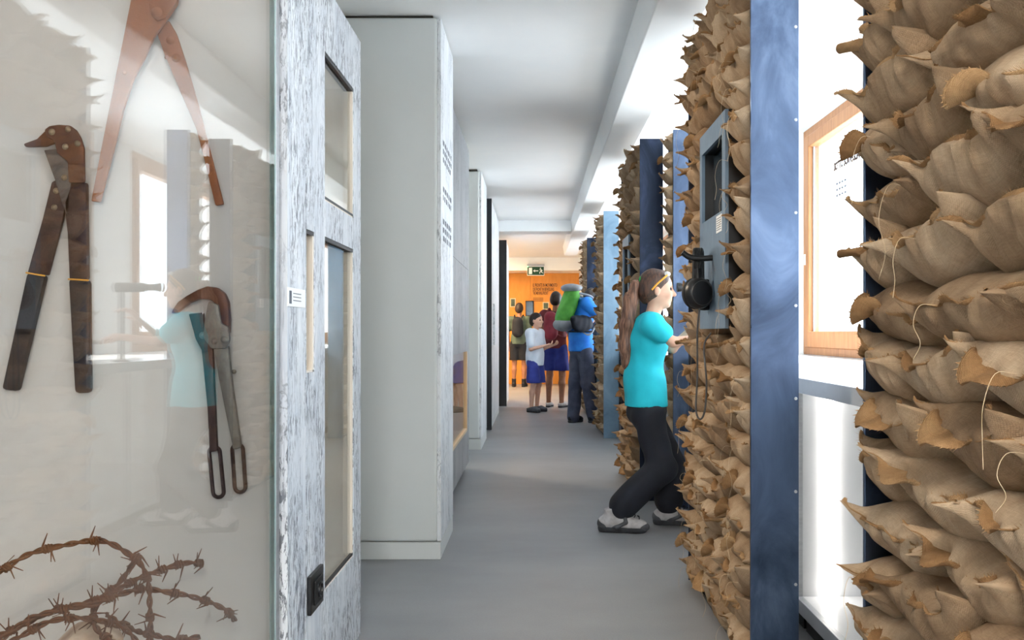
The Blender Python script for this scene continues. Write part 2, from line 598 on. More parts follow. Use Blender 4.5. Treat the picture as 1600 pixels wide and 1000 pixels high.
for k, (y0, y1) in enumerate(WINS):
    w = bpy.data.objects.new('window_%d' % (k + 1), None)
    COL.objects.link(w)
    w.location = (WX0 + 0.05, (y0 + y1) / 2, WZ0)
    structure(w, ['larch framed window with words on the pane' if k == 3 else 'larch framed window further along the outer wall'][0], 'window')
    fx0, fx1 = WX0 + 0.0, WX0 + 0.10
    fw = 0.055
    m = MB()
    m.box(fx0, fx1, y0, y0 + fw, WZ0, WZ1).box(fx0, fx1, y1 - fw, y1, WZ0, WZ1)
    m.box(fx0, fx1, y0 + fw, y1 - fw, WZ1 - fw, WZ1).box(fx0, fx1, y0 + fw, y1 - fw, WZ0, WZ0 + fw)
    m.build('window_frame', 'wood', w, bevel=0.004)
    m = MB()
    a0, a1 = y0 + fw, y1 - fw
    m.box(fx0 + 0.015, fx0 + 0.06, a0, a0 + 0.025, WZ0 + fw, WZ1 - fw).box(fx0 + 0.015, fx0 + 0.06, a1 - 0.025, a1, WZ0 + fw, WZ1 - fw)
    m.build('rebate_strip', 'alu', w)
    a0, a1 = a0 + 0.025, a1 - 0.025
    s = 0.085
    z0, z1 = WZ0 + fw, WZ1 - fw
    m = MB()
    m.box(fx0 - 0.012, fx0 + 0.07, a0, a0 + s, z0, z1).box(fx0 - 0.012, fx0 + 0.07, a1 - s, a1, z0, z1)
    m.box(fx0 - 0.012, fx0 + 0.07, a0 + s, a1 - s, z1 - s, z1).box(fx0 - 0.012, fx0 + 0.07, a0 + s, a1 - s, z0, z0 + s + 0.03)
    sash = m.build('sash', 'wood', w, bevel=0.006)
    box('hinge', 'white', fx0 - 0.024, fx0 - 0.012, a1 - 0.03, a1 - 0.012, 1.60, 1.68, sash, 0.003)
    m = MB()
    m.box(fx0 + 0.022, fx0 + 0.034, a0 + s, a0 + s + 0.014, z0 + s, z1 - s).box(fx0 + 0.022, fx0 + 0.034, a1 - s - 0.014, a1 - s, z0 + s, z1 - s)
    m.build('gasket', 'counter_edge', sash)
    pane = box('pane', 'winglass', fx0 + 0.036, fx0 + 0.044, a0 + s, a1 - s, z0 + s + 0.03, z1 - s, w)
    if k == 3:
        # words on the pane, read from the room
        Mw = Matrix.Translation((fx0 + 0.034, 6.34, 2.205)) @ Matrix(((0, 0, -1, 0), (-1, 0, 0, 0), (0, 1, 0, 0), (0, 0, 0, 1)))
        lettering('SOTTO SORVEGLIANZA', 0.075, Mw, 'ink', pane, width=0.62, bold=0.0045)
        for i in range(3):
            for q in range(4):
                box('text_line', 'ink_grey', fx0 + 0.033, fx0 + 0.036, 6.26 - q * 0.055, 6.295 - q * 0.055, 2.10 - i * 0.04, 2.114 - i * 0.04, pane)

# end wall behind the photographer, with a window, and the orange wall at the far end
mb = MB()
mb.box(-2.3, -0.75, -5.1, -5.0, 0, CEIL).box(0.75, 2.3, -5.1, -5.0, 0, CEIL)
mb.box(-0.75, 0.75, -5.1, -5.0, 0, 0.5).box(-0.75, 0.75, -5.1, -5.0, 2.5, CEIL)
structure(mb.build('wall_back', 'plaster'), 'white end wall behind the viewer', 'wall')
w = bpy.data.objects.new('window_8', None)
COL.objects.link(w)
w.location = (0, -5.05, 0.5)
structure(w, 'tall window in the end wall of the corridor', 'window')
m = MB()
m.box(-0.75, -0.68, -5.08, -5.00, 0.5, 2.5).box(0.68, 0.75, -5.08, -5.00, 0.5, 2.5).box(-0.68, 0.68, -5.08, -5.00, 0.5, 0.57).box(-0.68, 0.68, -5.08, -5.00, 2.43, 2.5)
m.build('window_frame', 'wood', w, bevel=0.004)
box('pane', 'winglass', -0.68, 0.68, -5.045, -5.037, 0.57, 2.43, w)

YF = 19.9
structure(box('wall_end', 'plaster', -2.3, 2.3, 20.0, 20.1, 0, CEIL), 'plain end wall carrying the orange panels', 'wall')
fw_ = bpy.data.objects.new('wall_far', None)
COL.objects.link(fw_)
fw_.location = (0, YF, 0)
structure(fw_, 'orange panelled wall with a heading at the corridor end', 'wall')
for x0, x1 in [(-2.3, -1.3), (-1.3, X_(829, YF)), (X_(829, YF), X_(905, YF)), (X_(905, YF) + 0.004, 2.3)]:
    box('panel', 'orange' if x0 < 0.9 else 'plaster', x0 + 0.002, x1 - 0.002, YF, YF + 0.08, 0, Z_(427, YF), fw_, 0.003)
for tx, py, wd in [('IL FRONTE IN MOVIMENTO', 448.0, 38), ('DIE FRONT IN BEWEGUNG', 454.5, 33), ('THE MOVING FRONT', 460.5, 24)]:
    Ml = Matrix.Translation((X_(832.5, YF), YF - 0.003, Z_(py, YF))) @ ROT_FACE_CAM
    lettering(tx, 0.10, Ml, 'ink', fw_, width=wd * YF / F, bold=0.0012)
for i in range(4):
    box('text_line', 'ink', X_(833, YF), X_(833, YF) + 0.22, YF - 0.003, YF, Z_(466 + i * 1.6, YF), Z_(466 + i * 1.6, YF) + 0.008, fw_)
structure(box('trim_1', 'ceiling', -2.3, 2.3, YF - 0.9, YF + 0.1, Z_(427, YF), CEIL), 'lowered white soffit above the orange wall', 'soffit')

# long beam and cross beams under the ceiling
m = MB()
m.prism([(0.47, CEIL), (0.50, CEIL - 0.17), (0.72, CEIL - 0.17), (0.735, CEIL)], 'y', -5.0, 16.5)
structure(m.build('trim_2', 'ceiling', bevel=0.006), 'long white boxed beam running above the pillars', 'beam')
structure(box('trim_3', 'ceiling', -2.3, 0.48, 12.7, 13.1, CEIL - 0.15, CEIL, bevel=0.006), 'white cross beam under the corridor ceiling', 'beam')

# ------------------------------------------------------------------ left side: big showcase with glass
GX = -0.655
CY0, CY1 = 0.25, 2.35
sc_ = thing('showcase', 'tall white showcase with a frameless glass front holding wire cutters', 'showcase', (GX - 0.4, 1.3, 0))
box('back_panel', 'casewall', -1.95, GX - 0.012, CY1 + 0.005, CY1 + 0.05, 0.28, 2.5, sc_)
box('side_panel', 'casewall', -1.99, -1.95, CY0, CY1 + 0.05, 0.28, 2.5, sc_)
box('end_panel', 'casewall', -1.95, GX - 0.012, CY0 - 0.04, CY0, 0.28, 2.5, sc_)
box('base', 'casewall', -1.99, GX, CY0 - 0.04, CY1 + 0.05, 0.0, 0.28, sc_)
box('top', 'casewall', -1.99, GX, CY0 - 0.04, CY1 + 0.05, 2.5, 2.56, sc_)
box('glass_pane', 'glass', GX - 0.010, GX, CY0, CY1 - 0.03, 0.285, 2.495, sc_)
m = MB()
m.box(GX - 0.012, GX, CY1 - 0.030, CY1 - 0.016, 0.28, 2.5)
m.build('glass_edge', 'glass_edge', sc_)
box('edge_trim', 'alu', GX - 0.012, GX + 0.001, CY1 - 0.016, CY1 + 0.012, 0.28, 2.5, sc_, 0.001)
box('led_strip', 'led_case', -0.76, -0.72, 1.45, 1.75, 2.485, 2.497, sc_)

# ------------------------------------------------------------------ wire cutters on the showcase back
TY = CY1 + 0.005           # surface that carries the tools


def tp(p, dy=0.03):
    return (X_(p[0], TY - dy), Z_(p[1], TY - dy))


def plate(name, pts, d0, d1, mat, parent, bevel=0.004, smooth_n=0):
    """plate between distances d0 < d1 in front of the back panel"""
    P = [tp(p) for p in pts]
    if smooth_n:
        Q = [(p[0], 0, p[1]) for p in P]
        Q = Q + [Q[0]]
        S = spline(Q, smooth_n)[:-1]
        P = [(q[0], q[2]) for q in S]
    return MB().prism(P, 'y', TY - d1, TY - d0).build(name, mat, parent, smooth=True, bevel=bevel)


def rivet(px, py, r, d, parent, mat='rivet'):
    x, z = tp((px, py))
    Mx = Matrix.Translation((x, TY - d, z)) @ Matrix.Rotation(math.radians(90), 4, 'X')
    rr = r * TY / F
    return MB().lathe([(rr * 1.15, -0.004), (rr * 1.15, 0.0008), (rr, 0.002), (rr * 0.85, rr * 0.55), (rr * 0.5, rr * 0.85), (rr * 0.12, rr * 0.95)], 16, Mx).build('rivet', mat, parent, smooth=True)


t1 = thing('wire_cutter', 'dark iron wire cutter with beaked jaw and black bound handles', 'wire cutter', (tp((85, 400))[0], TY - 0.02, tp((85, 612))[1]))
plate('arm', [(76, 283), (86, 278), (98, 318), (94, 342), (71, 430), (38, 426), (62, 340)], 0.006, 0.018, 'tool_dark', t1)
plate('arm', [(97, 316), (104, 296), (107, 284), (133, 284), (135, 437), (106, 437), (103, 365)], 0.006, 0.026, 'tool_dark', t1, 0.006)
plate('grip', [(40, 425), (70, 430), (26, 612), (0, 609)], 0.004, 0.028, 'tool_grip', t1, 0.009)
plate('grip', [(105, 435), (138, 437), (140, 614), (115, 615)], 0.004, 0.030, 'tool_grip', t1, 0.010)
plate('blade', [(67, 234), (86, 232), (108, 244), (110, 290), (105, 342), (96, 320), (84, 280)], 0.018, 0.026, 'tool_blade', t1, 0.002)
plate('jaw_plate', [(70, 203), (78, 197), (92, 195), (110, 196), (121, 204), (128, 216), (133, 232), (134, 286), (108, 286), (106, 252), (90, 240), (86, 222), (74, 216)], 0.026, 0.036, 'tool_head', t1, 0.005)
plate('beak', [(36, 225), (44, 222), (58, 217), (70, 205), (84, 203), (92, 214), (86, 224), (72, 229), (52, 230), (40, 230)], 0.020, 0.034, 'tool_head', t1, 0.005)
for x, y, r, d in [(83, 207, 4.5, .036), (108, 203, 4, .036), (104, 230, 4.2, .036), (123, 225, 4.2, .036), (99, 277, 4.2, .026), (84, 297, 4.2, .018), (81, 323, 4.2, .018)]:
    rivet(x, y, r, d, t1)
for x0, y0, x1, y1 in [(40, 426, 70, 431), (106, 436, 138, 438)]:
    a, b = tp((x0, y0)), tp((x1, y1))
    MB().tube([(a[0], TY - 0.028, a[1]), ((a[0] + b[0]) / 2, TY - 0.033, (a[1] + b[1]) / 2), (b[0], TY - 0.028, b[1])], 0.0022, 6).build('binding', 'amber', t1)

t2 = thing('wire_cutter', 'large light brown rusted wire cutter with wide spread plain arms', 'wire cutter', (tp((245, 200))[0], TY - 0.02, tp((245, 318))[1]))
plate('arm', [(240, 46), (259, 28), (272, 50), (285, 90), (303, 150), (325, 235), (346, 318), (333, 320), (316, 250), (303, 200), (273, 130), (252, 80)], 0.004, 0.016, 'tool_brown', t2)
plate('arm', [(215, -60), (286, -60), (276, 6), (240, 57), (226, 88), (208, 122), (192, 170), (176, 235), (155, 316), (141, 314), (156, 235), (172, 155), (188, 75), (205, -10)], 0.016, 0.028, 'tool_brown', t2)
plate('pivot_plate', [(240, -60), (234, 8), (237, 24), (247, 34), (260, 30), (270, 16), (278, 4), (288, -60)], 0.028, 0.038, 'tool_brown', t2, 0.004)
plate('jaw', [(222, -60), (280, -60), (300, -110), (275, -170), (262, -120), (240, -110), (200, -165), (205, -100)], 0.016, 0.036, 'tool_head', t2, 0.005)
for x, y, r, d in [(247, 21, 7.5, .038), (263, 60, 6, .016), (272, 88, 6, .016), (257, 87, 3, .016), (194, 113, 3, .028)]:
    rivet(x, y, r, d, t2, 'tool_brown')

t3 = thing('wire_cutter', 'grey steel wire cutter with hooked head and open loop handle ends', 'wire cutter', (tp((345, 600))[0], TY - 0.02, tp((345, 782))[1]))
plate('hook', [(265, 490), (268, 484), (276, 472), (290, 462), (306, 453), (322, 447), (338, 449), (350, 458), (356, 472), (358, 500), (357, 522), (345, 524), (343, 500), (338, 478), (328, 468), (312, 467), (296, 473), (284, 482), (274, 490)], 0.006, 0.028, 'tool_head', t3, 0.006)
plate('jaw', [(293, 490), (316, 488), (318, 520), (330, 528), (328, 548), (316, 552), (304, 530)], 0.010, 0.026, 'tool_dark', t3, 0.004)
plate('head_plate', [(326, 470), (342, 476), (346, 505), (357, 510), (360, 530), (354, 545), (331, 545), (318, 528), (320, 500)], 0.022, 0.036, 'tool_steel', t3, 0.005)
plate('handle', [(312, 540), (330, 540), (334, 620), (338, 705), (325, 708), (322, 640)], 0.008, 0.024, 'tool_dark', t3, 0.005)
plate('handle', [(331, 538), (356, 540), (362, 600), (376, 700), (363, 704), (350, 640), (338, 580)], 0.010, 0.028, 'tool_steel', t3, 0.006)
for x0, y0, x1, y1 in [(331.5, 700, 339, 778), (368, 696, 373, 770)]:
    A, B = np.array((x0, y0)), np.array((x1, y1))
    d = (B - A) / np.linalg.norm(B - A)
    nn = np.array((-d[1], d[0])) * 8.5
    ring = []
    for k in range(9):
        an = math.pi * k / 8
        ring.append(B - d * 8 + nn * math.cos(an) + d * 8.5 * math.sin(an))
    for k in range(9):
        an = math.pi * k / 8
        ring.append(A + d * 8 - nn * math.cos(an) - d * 8.5 * math.sin(an))
    pts = []
    for p in ring:
        x, z = tp(p)
        pts.append((x, TY - 0.016, z))
    MB().tube(pts, 0.0052, 8, closed=True).build('loop', 'tool_dark', t3, smooth=True)
for x, y, r, d in [(316, 524, 5, .026), (336, 533, 4.5, .036), (352, 531, 5, .036), (364, 581, 3, .024)]:
    rivet(x, y, r, d, t3, 'tool_steel')

# barbed wire tangle and stone on the showcase floor
bw = thing('barbed_wire', 'tangled coil of rusty barbed wire on the showcase floor', 'barbed wire', (-0.95, 2.1, 0.28))


def wire_strand(pts2, y0, y1, amp, ph, barbs):
    n = len(pts2)
    P = []
    for i, p in enumerate(pts2):
        t = i / (n - 1)
        Y = y0 + (y1 - y0) * t + amp * math.sin(ph + 5 * t)
        P.append((X_(p[0], Y), Y, Z_(p[1], Y)))
    S = [Vector(q) for q in spline(P, 16)]
    L = [0.0]
    for a, b in zip(S, S[1:]):
        L.append(L[-1] + (b - a).length)
    mbs = [[], []]
    for i, p in enumerate(S):
        d = (S[min(i + 1, len(S) - 1)] - S[max(i - 1, 0)]).normalized()
        a = d.cross(Vector((0, 1, 0.2))).normalized()
        b = d.cross(a)
        an = L[i] * 95.0
        for k in (0, 1):
            mbs[k].append(p + (a * math.cos(an + k * math.pi) + b * math.sin(an + k * math.pi)) * 0.0036)
    m = MB()
    for k in (0, 1):
        m.tube(mbs[k], 0.0036, 6)
    st = m.build('strand', 'wire', bw, smooth=True)
    for bt in barbs:
        i = min(len(S) - 2, max(1, int(bt * (len(S) - 1))))
        p, d = S[i], (S[i + 1] - S[i - 1]).normalized()
        a = d.cross(Vector((0, 1, 0))).normalized()
        b = d.cross(a)
        m = MB()
        coil = []
        for k in range(25):
            an = 2 * math.pi * k / 8
            coil.append(p + d * (-0.009 + 0.018 * k / 24) + (a * math.cos(an) + b * math.sin(an)) * 0.0085)
        r_ = random.uniform(-0.5, 0.5)
        tail0 = (a * math.cos(r_) + b * math.sin(r_) + d * 0.3) * 0.035
        tail1 = (a * -math.cos(r_ + 0.6) + b * math.sin(r_) - d * 0.35) * 0.033
        pts = [p + tail0 - d * 0.009] + coil + [p + tail1 + d * 0.009]
        m.tube(pts, [0.001] + [0.0026] * 25 + [0.001], 5)
        p2 = p + d * 0.004
        m.tube([p2 + (a * 0.2 + b + d * .5) * 0.028, p2 + a * 0.008, p2 - (a * 0.9 - b * .4 - d * .3) * 0.034], [0.001, 0.0026, 0.001], 5)
        m.build('barb', 'wire', bw, smooth=True)


wire_strand([(-30, 905), (0, 893), (20, 880), (50, 864), (95, 853), (140, 845), (170, 848), (200, 865), (222, 885), (232, 915), (234, 950), (235, 1000), (236, 1060)], 2.0, 2.2, 0.03, 0.5, [.13, .30, .44, .62, .72, .86])
wire_strand([(316, 880), (290, 880), (260, 888), (225, 900), (195, 915), (165, 932), (130, 943), (80, 955), (30, 980), (0, 992), (-40, 1010)], 2.26, 2.05, 0.03, 1.5, [.02, .14, .22, .38, .55, .68, .84])
wire_strand([(367, 970), (355, 955), (325, 940), (290, 930), (260, 925), (225, 920), (200, 925), (170, 935), (145, 945), (100, 952), (50, 965), (20, 985), (-10, 1010)], 2.28, 2.0, 0.02, 2.5, [.07, .18, .30, .44, .58, .75])
wire_strand([(219, 866), (205, 885), (185, 912), (165, 928), (149, 945), (146, 968), (156, 988), (185, 1010), (220, 1050)], 2.2, 2.05, 0.02, 0.0, [.05, .33, .62, .8])
wire_strand([(0, 1012), (40, 990), (75, 972), (110, 966), (145, 968), (180, 976), (205, 992), (230, 1030)], 2.02, 2.16, 0.02, 3.0, [.2, .42, .68])
wire_strand([(166, 960), (185, 972), (212, 985), (240, 992), (275, 999), (312, 995)], 2.22, 2.12, 0.02, 1.0, [.28, .55, .85])


def stone(name, c, r, seed, parent=None):
    bm = bmesh.new()
    bmesh.ops.create_icosphere(bm, subdivisions=4, radius=1.0)
    rg = np.random.default_rng(seed)
    dirs = rg.normal(size=(12, 3))
    dirs /= np.linalg.norm(dirs, axis=1)[:, None]
    offs = rg.uniform(0.62, 0.95, 12)
    for v in bm.verts:
        p = np.array(v.co)
        for d, o in zip(dirs, offs):
            k = p @ d
            if k > o:
                p = p - d * (k - o) * 0.85
        v.co = Vector((p[0] * r[0], p[1] * r[1], p[2] * r[2])) + Vector(c)
    me = bpy.data.meshes.new('m')
    bm.to_mesh(me)
    bm.free()
    for p in me.polygons:
        p.use_smooth = True
    return link(name, me, 'stone', parent)


tag(stone('stone', (X_(128, 2.15), 2.16, 0.350), (0.095, 0.08, 0.085), 3), 'pinkish rough stone lying under the barbed wire', 'stone')

# ------------------------------------------------------------------ left side: printed panel with panes (beside the showcase)
PX = -0.645


def yl(px, X=PX):
    return F * X / (px - 838.0)


def zs(py, px, X=PX):
    return Z_(py, yl(px, X))


def boards_with_holes(name, mat, X0, X1, y0, y1, z0, z1, holes, parent):
    """slab X0..X1 with rectangular openings (ya,yb,za,zb), made of strips in one mesh"""
    ys = sorted(set([y0, y1] + [h[0] for h in holes] + [h[1] for h in holes]))
    zc = sorted(set([z0, z1] + [h[2] for h in holes] + [h[3] for h in holes]))
    m = MB()
    for a, b in zip(ys, ys[1:]):
        run = None
        for c, d in zip(zc, zc[1:]):
            ym, zm = (a + b) / 2, (c + d) / 2
            hole = any(h[0] < ym < h[1] and h[2] < zm < h[3] for h in holes)
            if hole:
                if run:
                    m.box(X0, X1, a, b, run[0], run[1])
                run = None
            else:
                run = (run[0], d) if run else (c, d)
        if run:
            m.box(X0, X1, a, b, run[0], run[1])
    return m.build(name, mat, parent)


pn = thing('exhibit_screen_wall', 'printed panel of pale weathered stone with set-in glass niches', 'panel', (PX - 0.1, 2.9, 0))
ya, yb, yc = CY1 + 0.055, yl(478), yl(563)
ZT = 2.165
y1_, y2_ = yl(507), yl(552)
s0_, s1_ = yl(477.5), yl(491)
zT1, zB1 = zs(79, 507), zs(313, 507)
zT2, zB2 = zs(369, 507), zs(924, 507)
zS1, zS0 = zs(357, 478), zs(583, 478)
box('board', 'rock_a', PX - 0.03, PX, ya, yb - 0.002, 0.0, ZT, pn)
box('board', 'rock_a', PX - 0.12, PX - 0.03, ya, ya + 0.03, 0.0, ZT, pn)
boards_with_holes('board', 'rock_a', PX - 0.03, PX + 0.001, yb, yc, 0.0, ZT,
                  [(y1_, y2_, zB1, zT1), (y1_, y2_, zB2, zT2), (yb + 0.002, s1_, zS0, zS1)], pn)
box('side_panel', 'block', -1.2, PX - 0.03, yc - 0.03, yc, 0, ZT, pn)
box('top_panel', 'block', -1.2, PX - 0.03, ya, yc - 0.03, ZT - 0.03, ZT, pn)
for (a, b, c, d, dep) in [(y1_, y2_, zB1, zT1, 0.20), (y1_, y2_, zB2, zT2, 0.22), (yb + 0.002, s1_, zS0, zS1, 0.10)]:
    m = MB()
    x0 = PX - 0.03 - dep
    m.box(x0 - 0.01, x0, a - 0.01, b + 0.01, c - 0.01, d + 0.01)
    m.box(x0, PX - 0.03, a - 0.01, a, c - 0.01, d + 0.01).box(x0, PX - 0.03, b, b + 0.01, c - 0.01, d + 0.01)
    m.box(x0, PX - 0.03, a, b, c - 0.01, c).box(x0, PX - 0.03, a, b, d, d + 0.01)
    nb = m.build('niche', 'cream', pn)
    m = MB()
    fr = 0.012
    m.box(PX - 0.03, PX - 0.002, a, a + fr * .4, c, d).box(PX - 0.03, PX - 0.002, b - fr, b, c, d)
    m.box(PX - 0.03, PX - 0.002, a, b, c, c + fr * .5)
    m.build('niche_trim', 'cream', nb)
    box('shadow_gap', 'dark', PX - 0.03, PX - 0.001, a, b - 0.002, d - 0.012, d, nb)
    if dep > 0.15:
        box('glass_pane', 'glass', PX - 0.018, PX - 0.010, a + fr * .4, b - fr, c + fr * .5, d - 0.012, pn)
        box('bottom_gap', 'dark', PX - 0.010, PX - 0.001, a, b - 0.002, c + 0.006, c + 0.014, nb)
pl = tag(box('caption_plate', 'white', PX + 0.0015, PX + 0.0045, yl(447.5), yl(474.5), Z_(480, 2.5), Z_(450, 2.45)), 'small white caption plate with a blue grey bar and lines', 'caption plate')
b0 = yl(447.5)
box('colour_bar', 'ink_grey', PX + 0.0045, PX + 0.0055, b0 + 0.012, b0 + 0.032, Z_(475, 2.45), Z_(455, 2.45), pl)
for k in range(3):
    box('text_line', 'ink_grey', PX + 0.0045, PX + 0.0052, b0 + 0.05, b0 + 0.13, Z_(459 + 5.5 * k, 2.45), Z_(459 + 5.5 * k, 2.45) + 0.002, pl)
ol = thing('wall_socket', 'black plastic power socket low on the printed panel', 'socket', (PX, yl(488), 0.36))
yo0, yo1 = yl(478.5), yl(498.5)
box('frame', 'black', PX + 0.002, PX + 0.014, yo0, yo1, 0.305, 0.415, ol, 0.003)
box('insert', 'rubber', PX + 0.014, PX + 0.020, yo0 + 0.03, yo1 - 0.03, 0.325, 0.395, ol, 0.003)
Mx = Matrix.Translation((PX + 0.020, (yo0 + yo1) / 2, 0.36)) @ Matrix.Rotation(math.radians(90), 4, 'Y')
MB().lathe([(0.024, 0), (0.024, 0.006), (0.019, 0.006), (0.018, 0.0005)], 20, Mx).build('socket_ring', 'black', ol, smooth=True)

# ------------------------------------------------------------------ left side: blocks further along
def block(name, label, x1, y0, y1, z1, front_x0, sidemat, plinth=0.083, plinth_in=0.0):
    t = thing(name, label, 'display block', ((front_x0 + x1) / 2, (y0 + y1) / 2, 0))
    box('body', 'block', front_x0, x1 - 0.02, y0, y1, plinth + 0.004, z1, t, 0.012)
    box('printed_side', sidemat, x1 - 0.02, x1, y0 + 0.012, y1, plinth + 0.004, z1, t, 0.003)
    box('plinth', 'block', front_x0, x1 - 0.001, y0 + 0.002, y1, 0, plinth, t, 0.002)
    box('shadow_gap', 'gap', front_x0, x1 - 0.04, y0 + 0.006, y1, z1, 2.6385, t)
    return t


b2 = block('display_block', 'broad pale grey display block with lettered stone-print side', -0.463, 4.50, 5.16, 2.630, -2.15, 'rock_b', 0.083)
# lettering on its side, too slanted to read: rows of short dark words
mrow = 0
for (z0, rows) in [(2.03, 3), (1.80, 2), (1.64, 3)]:
    for r in range(rows):
        y = 4.60
        while y < 5.02:
            wl = random.uniform(0.04, 0.09)
            m = MB()
            nl = int(wl / 0.016)
            for q in range(nl):
                yy = y + q * 0.016
                hh = 0.026
                m.box(-0.462, -0.4612, yy, yy + 0.0028, z0 - r * 0.042, z0 - r * 0.042 + hh)
                if (q + r) % 2:
                    m.box(-0.462, -0.4612, yy, yy + 0.011, z0 - r * 0.042 + hh - 0.004, z0 - r * 0.042 + hh)
                else:
                    m.box(-0.462, -0.4612, yy, yy + 0.011, z0 - r * 0.042 + 0.010, z0 - r * 0.042 + 0.014)
            m.build('lettering', 'ink_grey', b2)
            y += wl + 0.02

p2 = thing('exhibit_screen_wall', 'grey rock-print panel with a low timber framed glass niche', 'panel', (-0.7, 6.4, 0))
XQ = -0.545


def yq(px):
    return F * XQ / (px - 838.0)


hy0, hy1, hz0, hz1 = 5.75, 7.28, 0.33, 0.955
boards_with_holes('printed_board', 'rock_c', XQ - 0.03, XQ, 5.30, 7.50, 0.06, 1.60, [(hy0, hy1, hz0, hz1)], p2)
box('printed_board', 'rock_c', XQ - 0.03, XQ, 5.30, 7.50, 1.603, 2.57, p2)
box('side_panel', 'block', -1.3, XQ - 0.03, 7.47, 7.50, 0, 2.57, p2)
box('kick_board', 'blackplate', XQ - 0.06, XQ - 0.035, 5.30, 7.47, 0, 0.058, p2)
m = MB()
x0 = XQ - 0.40
m.box(x0 - 0.01, x0, hy0 - .01, hy1 + .01, hz0 - .01, hz1 + .01).box(x0, XQ - 0.03, hy0 - .01, hy0, hz0, hz1).box(x0, XQ - 0.03, hy1, hy1 + .01, hz0, hz1)
m.box(x0, XQ - 0.03, hy0, hy1, hz0 - .01, hz0).box(x0, XQ - 0.03, hy0, hy1, hz1, hz1 + .01)
m.build('niche', 'cream', p2)
m = MB()
m.box(XQ - 0.03, XQ + 0.004, hy0, hy0 + .03, hz0, hz1).box(XQ - 0.03, XQ + 0.004, hy1 - .03, hy1, hz0, hz1).box(XQ - 0.03, XQ + 0.004, hy0 + .03, hy1 - .03, hz0, hz0 + .025)
m.build('niche_frame', 'woodpale', p2, bevel=0.002)
box('glass_pane', 'glass', XQ - 0.018, XQ - 0.010, hy0 + .03, hy1 - .03, hz0 + .025, hz1, p2)
box('led_strip', 'led_warm', XQ - 0.30, XQ - 0.24, hy0 + 0.2, hy1 - 0.2, hz1 - 0.006, hz1 - 0.001, p2)
for k, (yy, rr) in enumerate([(6.1, .09), (6.35, .07), (6.75, .10), (7.02, .06)]):
    tag(stone('stone', (XQ - 0.2, yy, hz0 + rr * 0.62), (rr, rr * 1.2, rr * 0.72), 20 + k), 'grey rough stone displayed behind the low timber framed pane', 'stone', 'stones in the low niche')
hm = thing('helmet', 'dark blue steel helmet displayed in the low niche', 'helmet', (XQ - 0.16, 6.42, 0.60))
prof = [(0.13, 0.0), (0.128, 0.03), (0.118, 0.075), (0.095, 0.115), (0.06, 0.14), (0.02, 0.15), (0.001, 0.15)]
MB().lathe(prof, 24, Matrix.Translation((XQ - 0.17, 6.42, 0.62)) @ Matrix.Diagonal((0.85, 1.1, 1, 1))).build('shell', 'helmet', hm, smooth=True)
MB().lathe([(0.128, 0.0), (0.152, -0.008), (0.154, -0.004), (0.130, 0.006)], 24, Matrix.Translation((XQ - 0.17, 6.42, 0.625)) @ Matrix.Diagonal((0.85, 1.1, 1, 1))).build('brim', 'helmet', hm, smooth=True)
MB().lathe([(0.06, 0.0), (0.06, 0.01), (0.02, 0.015), (0.02, 0.27), (0.03, 0.275)], 16, Matrix.Translation((XQ - 0.17, 6.42, 0.33))).build('stand', 'alu', hm, smooth=True)

b3 = block('display_block', 'slim pale grey display block beside the black edged pair', -0.518, 8.73, 9.67, 2.62, -1.6, 'rock_b', 0.10)
for k, (xa, xb, y0, y1, zt, xs) in enumerate([(-0.585, -0.505, 10.5, 12.8, 2.62, -0.515), (-0.60, -0.445, 13.9, 15.3, 2.49, -0.455)]):
    t = thing('exhibit_screen_wall', ['tall stone-print panel with a thin black end plate', 'shorter stone-print panel with a wide black end plate near the exit sign'][k], 'panel', ((xa + xb) / 2, (y0 + y1) / 2, 0))
    box('end_plate', 'blackplate', xa, xb, y0, y0 + 0.012, 0.0, zt, t, 0.002)
    boards_with_holes('printed_side', 'rock_b', xs - 0.03, xs, y0 + 0.013, y1, 0.085, zt, [(y0 + 0.5, y0 + 1.0, 0.95, 1.45)], t)
    box('niche_back', 'white', xs - 0.05, xs - 0.03, y0 + 0.45, y0 + 1.05, 0.9, 1.5, t)
    box('side_panel', 'block', -1.5, xs - 0.03, y1 - 0.03, y1, 0.085, zt, t)
    box('plinth', 'block', -1.5, xs - 0.002, y0 + 0.014, y1, 0, 0.083, t, 0.002)

# ------------------------------------------------------------------ right side: steel pillars filled with sandbags
BW, BH, BD = 0.345, 0.125, 0.15


def smoothstep(a, b, x):
    x = min(1, max(0, (x - a) / (b - a)))
    return x * x * (3 - 2 * x)


